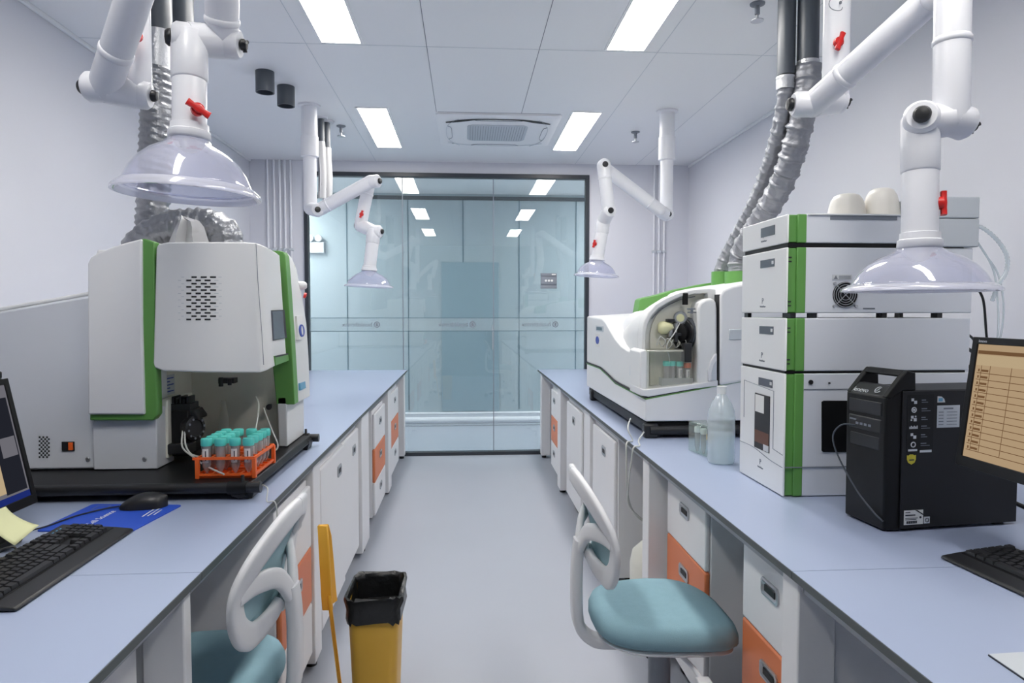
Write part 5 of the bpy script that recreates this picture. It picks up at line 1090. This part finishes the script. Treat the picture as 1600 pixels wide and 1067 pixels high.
# loose hoses and cables at the back of the stack
def hose(nm, label, pts, r, m, ribs=False):
    sp = smooth(pts, 10); b = MB(); b.tube(sp, r, 10, rfun=(lambda i, k, a: 1.12 if i % 2 else 0.92) if ribs else None)
    tag(obj(nm, b, m), label, 'cable' if m == 'black' else 'hose')
hose('hose', 'translucent ribbed hose looping from the top of the stack, outermost', [P(1515, 352, 2.1), P(1535, 356, 2.1), P(1558, 375, 2.1), P(1573, 400, 2.1), P(1572, 425, 2.1), P(1560, 445, 2.1), P(1550, 470, 2.12)], 0.0062, 'milky', True)
hose('hose', 'thin clear hose dropping at the back of the stack, inner strand', [P(1515, 362, 2.1), P(1532, 385, 2.1), P(1548, 412, 2.1), P(1556, 440, 2.1), P(1560, 500, 2.1), P(1555, 540, 2.1), P(1535, 570, 2.1), P(1520, 590, 2.15)], 0.003, 'milky')
hose('hose', 'thin clear hose dropping at the back of the stack, outer strand', [P(1520, 368, 2.12), P(1540, 398, 2.12), P(1560, 430, 2.12), P(1568, 480, 2.12), P(1562, 530, 2.12), P(1545, 560, 2.12), P(1525, 580, 2.15)], 0.003, 'milky')
hose('power_cable', 'thin black cable hanging behind the stack, right of the fan module', [P(1524, 446, 2.2), P(1534, 462, 2.2), P(1538, 480, 2.2), P(1541, 520, 2.2), P(1545, 560, 2.2), P(1549, 600, 2.2), (1.66, 2.18, 1.05), (1.70, 2.15, 0.854)], 0.004, 'black')
hose('power_cable', 'thick black cable curving out from the lower back of the stack', [P(1512, 545, 2.1), P(1522, 552, 2.1), P(1534, 572, 2.1), P(1543, 600, 2.1), (1.60, 2.08, 1.0), (1.62, 2.05, 0.857)], 0.006, 'black')
hose('power_cable', 'short black cable bowed against the lower back of the stack', [P(1512, 522, 2.15), P(1522, 532, 2.15), P(1524, 550, 2.15), P(1519, 566, 2.15), P(1513, 575, 2.15)], 0.004, 'black')
hose('power_cable', 'thick black cable trailing on the bench right of the computer tower', [(1.50, 1.85, 0.856), (1.47, 1.78, 0.9), (1.5, 1.7, 0.885), (1.57, 1.62, 0.862), (1.7, 1.56, 0.857)], 0.006, 'black')
# ------------------------------------------------------------------ computer tower
t = thing('computer_tower', 'black computer tower with a carry handle and stickers on the right bench', 'computer', (1.23, 1.75, ZT))
o_ = Vector((1.07, 1.648, ZT)); ang = radians(6.5)
R = Matrix.Translation(o_) @ Matrix.Rotation(ang, 4, 'Z')        # local: x depth into the bench, y away from the camera, z up
D, Wd, Hh = 0.385, 0.152, 0.362
obj('case', MB().box(0.035, D, 0.0, Wd, 0.008, Hh, R), 'pcbody', t, bevel=0.004)
obj('side_panel', MB().box(0.033, D-0.004, -0.003, 0.002, 0.008, Hh-0.002, R), 'pcbody', t, bevel=0.0015)
b = MB(); b.box(0.05, 0.08, 0.01, 0.04, 0, 0.01, R); b.box(0.05, 0.08, Wd-0.04, Wd-0.01, 0, 0.01, R); b.box(D-0.06, D-0.03, 0.01, 0.04, 0, 0.01, R); b.box(D-0.06, D-0.03, Wd-0.04, Wd-0.01, 0, 0.01, R); obj('foot', b, 'black2', t)
def pr(pts, y0, y1): 
    b = MB(); b.prism(pts, 'y', y0, y1); b.bm.transform(R); return b
fb = obj('front_bezel', pr([(-0.012, 0.006), (0.012, 0.002), (0.036, 0.002), (0.036, 0.36), (0.036, 0.37), (0.012, 0.352), (-0.014, 0.345)], 0.002, Wd-0.002), 'black2', t, bevel=0.004)
cheek = [(-0.014, 0.345), (0.03, 0.397), (0.045, 0.412), (0.07, 0.408), (0.072, 0.362), (0.036, 0.362), (0.0, 0.34)]
for y0_, y1_ in ((0.0, 0.018), (Wd-0.018, Wd)): obj('handle_cheek', pr(cheek, y0_, y1_), 'black2', t, bevel=0.003)
obj('handle_bar', pr([(0.03, 0.398), (0.045, 0.413), (0.07, 0.409), (0.07, 0.395), (0.045, 0.394)], 0.01, Wd-0.01), 'black2', t, bevel=0.004)
obj('handle_slope', pr([(-0.013, 0.338), (-0.013, 0.346), (0.012, 0.372), (0.03, 0.372), (0.03, 0.34)], 0.016, Wd-0.016), 'black', t, bevel=0.002)
def RV(x, y, z): return R @ Vector((x, y, z))
xs = RV(0, -1, 0)-RV(0, 0, 0); us = (RV(0.026, 0, 0.027)-RV(0, 0, 0)).normalized()
text('lettering', 'lenovo', 0.021, RV(-0.0115, Wd-0.022, 0.3495), xs, us, 'lightink', t, thick=0.0006)
cring = RV(-0.002, 0.042, 0.3595); nn_ = xs.normalized().cross(us); 
b = MB(); b.tube([cring+nn_*0.0012+(xs.normalized()*cos(k*pi/10)+us*sin(k*pi/10))*0.0095 for k in range(3, 20)], 0.0012, 6); b.tube([cring+nn_*0.0012-us*0.006+xs.normalized()*-0.003, cring+nn_*0.0012+us*0.006+xs.normalized()*0.003], 0.0012, 6); obj('start_mark', b, 'lightink', t)
obj('drive_bay', MB().box(-0.016, -0.008, 0.014, Wd-0.016, 0.295, 0.33, R), 'black', fb, bevel=0.002); obj('port_strip', MB().box(-0.0155, -0.008, 0.014, Wd-0.014, 0.25, 0.287, R), 'black', fb, bevel=0.004)
b = MB()
for k in range(4): b.box(-0.0165, -0.015, 0.05+k*0.016, 0.06+k*0.016, 0.262, 0.268, R)
b.box(-0.0165, -0.0155, Wd-0.045, Wd-0.02, 0.272, 0.276, R); obj('ports', b, 'grey', fb)
obj('vent_strip', MB().box(-0.0145, -0.008, 0.02, Wd-0.02, 0.205, 0.24, R), 'vent', fb, bevel=0.004)
cb = obj('front_cable', MB().tube(smooth([RV(-0.016, 0.11, 0.258), RV(-0.045, 0.125, 0.257), RV(-0.06, 0.14, 0.225), RV(-0.05, 0.13, 0.17), RV(-0.03, 0.08, 0.09), RV(-0.018, 0.03, 0.045), RV(-0.0145, 0.0, 0.03)], 8), 0.0022, 8), 'dgrey', t)
def side(nm, x0, x1, z0_, z1_, m, par, d=0.0012): return obj(nm, MB().box(x0, x1, -0.003-d, -0.002, z0_, z1_, R), m, par)
fl = side('feature_label', 0.045, 0.122, 0.205, 0.352, 'black2', t, 0.0006); fl['label'] = 'strip of white icons'
for k in range(6):
    zc_ = 0.335-k*0.0222; x_ = 0.064
    if k in (1, 5):
        b = MB(); b.tube([RV(x_+0.0062*cos(a*pi/8), -0.0042, zc_+0.0062*sin(a*pi/8)) for a in range(17)], 0.0014, 6)
        if k == 1: b.cyl(RV(x_, -0.0036, zc_), RV(x_, -0.0046, zc_), 0.003, 10)
    elif k == 3:
        b = MB()
        for q in range(6): b.box(x_-0.012+q*0.0042, x_-0.0095+q*0.0042, -0.0044, -0.0034, zc_-0.004, zc_+(0.004 if q % 2 else 0.0015), R)
    else:
        b = MB(); b.box(x_-0.008, x_-0.001, -0.0044, -0.0034, zc_, zc_+0.007, R); b.box(x_, x_+0.008, -0.0044, -0.0034, zc_-0.007, zc_+0.001, R)
        if k == 2: b.box(x_-0.009, x_-0.005, -0.0044, -0.0034, zc_-0.006, zc_-0.002, R); b.box(x_+0.003, x_+0.007, -0.0044, -0.0034, zc_+0.003, zc_+0.007, R)
    obj('icon', b, 'lightink', fl)
    b = MB(); b.box(0.086, 0.086+(0.016 if k % 2 else 0.012), -0.0042, -0.0034, zc_+0.001, zc_+0.0035, R); b.box(0.086, 0.086+(0.026 if k % 2 else 0.018), -0.0042, -0.0034, zc_-0.004, zc_-0.0025, R); obj('icon_caption', b, 'greyink', fl)
b = MB(); b.box(0.05, 0.076, -0.0042, -0.0034, 0.207, 0.212, R); b.box(0.084, 0.118, -0.0042, -0.0034, 0.203, 0.209, R); obj('icon_caption', b, 'lightink', fl)
b = MB(); sh_ = [(0.0, -0.014), (0.009, -0.009), (0.0125, -0.001), (0.0125, 0.010), (0.008, 0.009), (0.004, 0.012), (-0.004, 0.012), (-0.008, 0.009), (-0.0125, 0.010), (-0.0125, -0.001), (-0.009, -0.009)]
b.prism([(0.060+a, 0.187+c) for a, c in sh_], 'y', -0.0045, -0.002); b.bm.transform(R); ys_ = obj('shield_sticker', b, mat('yellow_sticker', (212, 198, 60), 0.5), t); ys_['label'] = 'yellow shield sticker'
b = MB(); b.box(0.053, 0.067, -0.0052, -0.0044, 0.1835, 0.1865, R); obj('sticker_print', b, 'ink', ys_)
s_ = side('inspection_card', 0.132, 0.198, 0.265, 0.322, 'lgrey', t); b = MB(); b.box(0.15, 0.178, -0.0048, -0.004, 0.312, 0.316, R)
for k in range(5): b.box(0.136, 0.15, -0.0048, -0.004, 0.272+k*0.008, 0.274+k*0.008, R); b.box(0.16, 0.19, -0.0048, -0.004, 0.272+k*0.008, 0.2735+k*0.008, R)
obj('card_print', b, 'greyink', s_)
b = MB(); b.prism([(0.132, 0.330), (0.154, 0.330), (0.151, 0.339), (0.143, 0.345), (0.132, 0.346)], 'y', -0.0045, -0.002); b.bm.transform(R); cs = obj('corner_sticker', b, 'lightink', t); obj('sticker_print', MB().box(0.134, 0.146, -0.0052, -0.0044, 0.333, 0.341, R), 'tealink', cs)
s_ = side('serial_label', 0.043, 0.098, 0.018, 0.055, 'paper', t)
b = MB()
for k in range(14): b.box(0.05+k*0.0022, 0.0512+k*0.0022+(0.0006 if k % 3 == 0 else 0), -0.0048, -0.004, 0.021, 0.0275, R)
b.box(0.046, 0.06, -0.0048, -0.004, 0.049, 0.051, R); b.box(0.046, 0.075, -0.0048, -0.004, 0.041, 0.044, R); b.box(0.046, 0.082, -0.0048, -0.004, 0.034, 0.0355, R); b.box(0.046, 0.078, -0.0048, -0.004, 0.0305, 0.032, R); b.cyl(RV(0.09, -0.0042, 0.036), RV(0.09, -0.005, 0.036), 0.003, 10); obj('label_print', b, 'ink', s_)
obj('label_stripe', (lambda b_: (b_.prism([(0.074, 0.055), (0.080, 0.055), (0.098, 0.044), (0.098, 0.041)], 'y', -0.0052, -0.004), b_.bm.transform(R), b_)[2])(MB()), 'pcbody', s_)
s_ = side('recycling_label', 0.101, 0.118, 0.019, 0.036, 'lightink', t); b = MB(); b.tube([RV(0.1095+0.005*cos(a*pi/6), -0.0046, 0.0275+0.005*sin(a*pi/6)) for a in range(13)], 0.0009, 6); obj('label_print', b, 'ink', s_)
# pale mat in the lower right corner
t = thing('mouse_mat', 'pale grey mouse mat with dark edge in the lower right corner of the right bench', 'mouse mat', (0.97, 0.94, ZT))
pts = [(0.848, 1.036), (0.842, 0.83), (1.09, 0.82), (1.10, 1.045)]
obj('mat', MB().prism(pts, 'z', ZT+0.0003, ZT+0.003), 'ink', t); obj('top_cloth', MB().prism([(x_+(0.001 if x_ < 0.9 else -0.001), y_) for x_, y_ in pts], 'z', ZT+0.003, ZT+0.0038), 'lgrey', t)
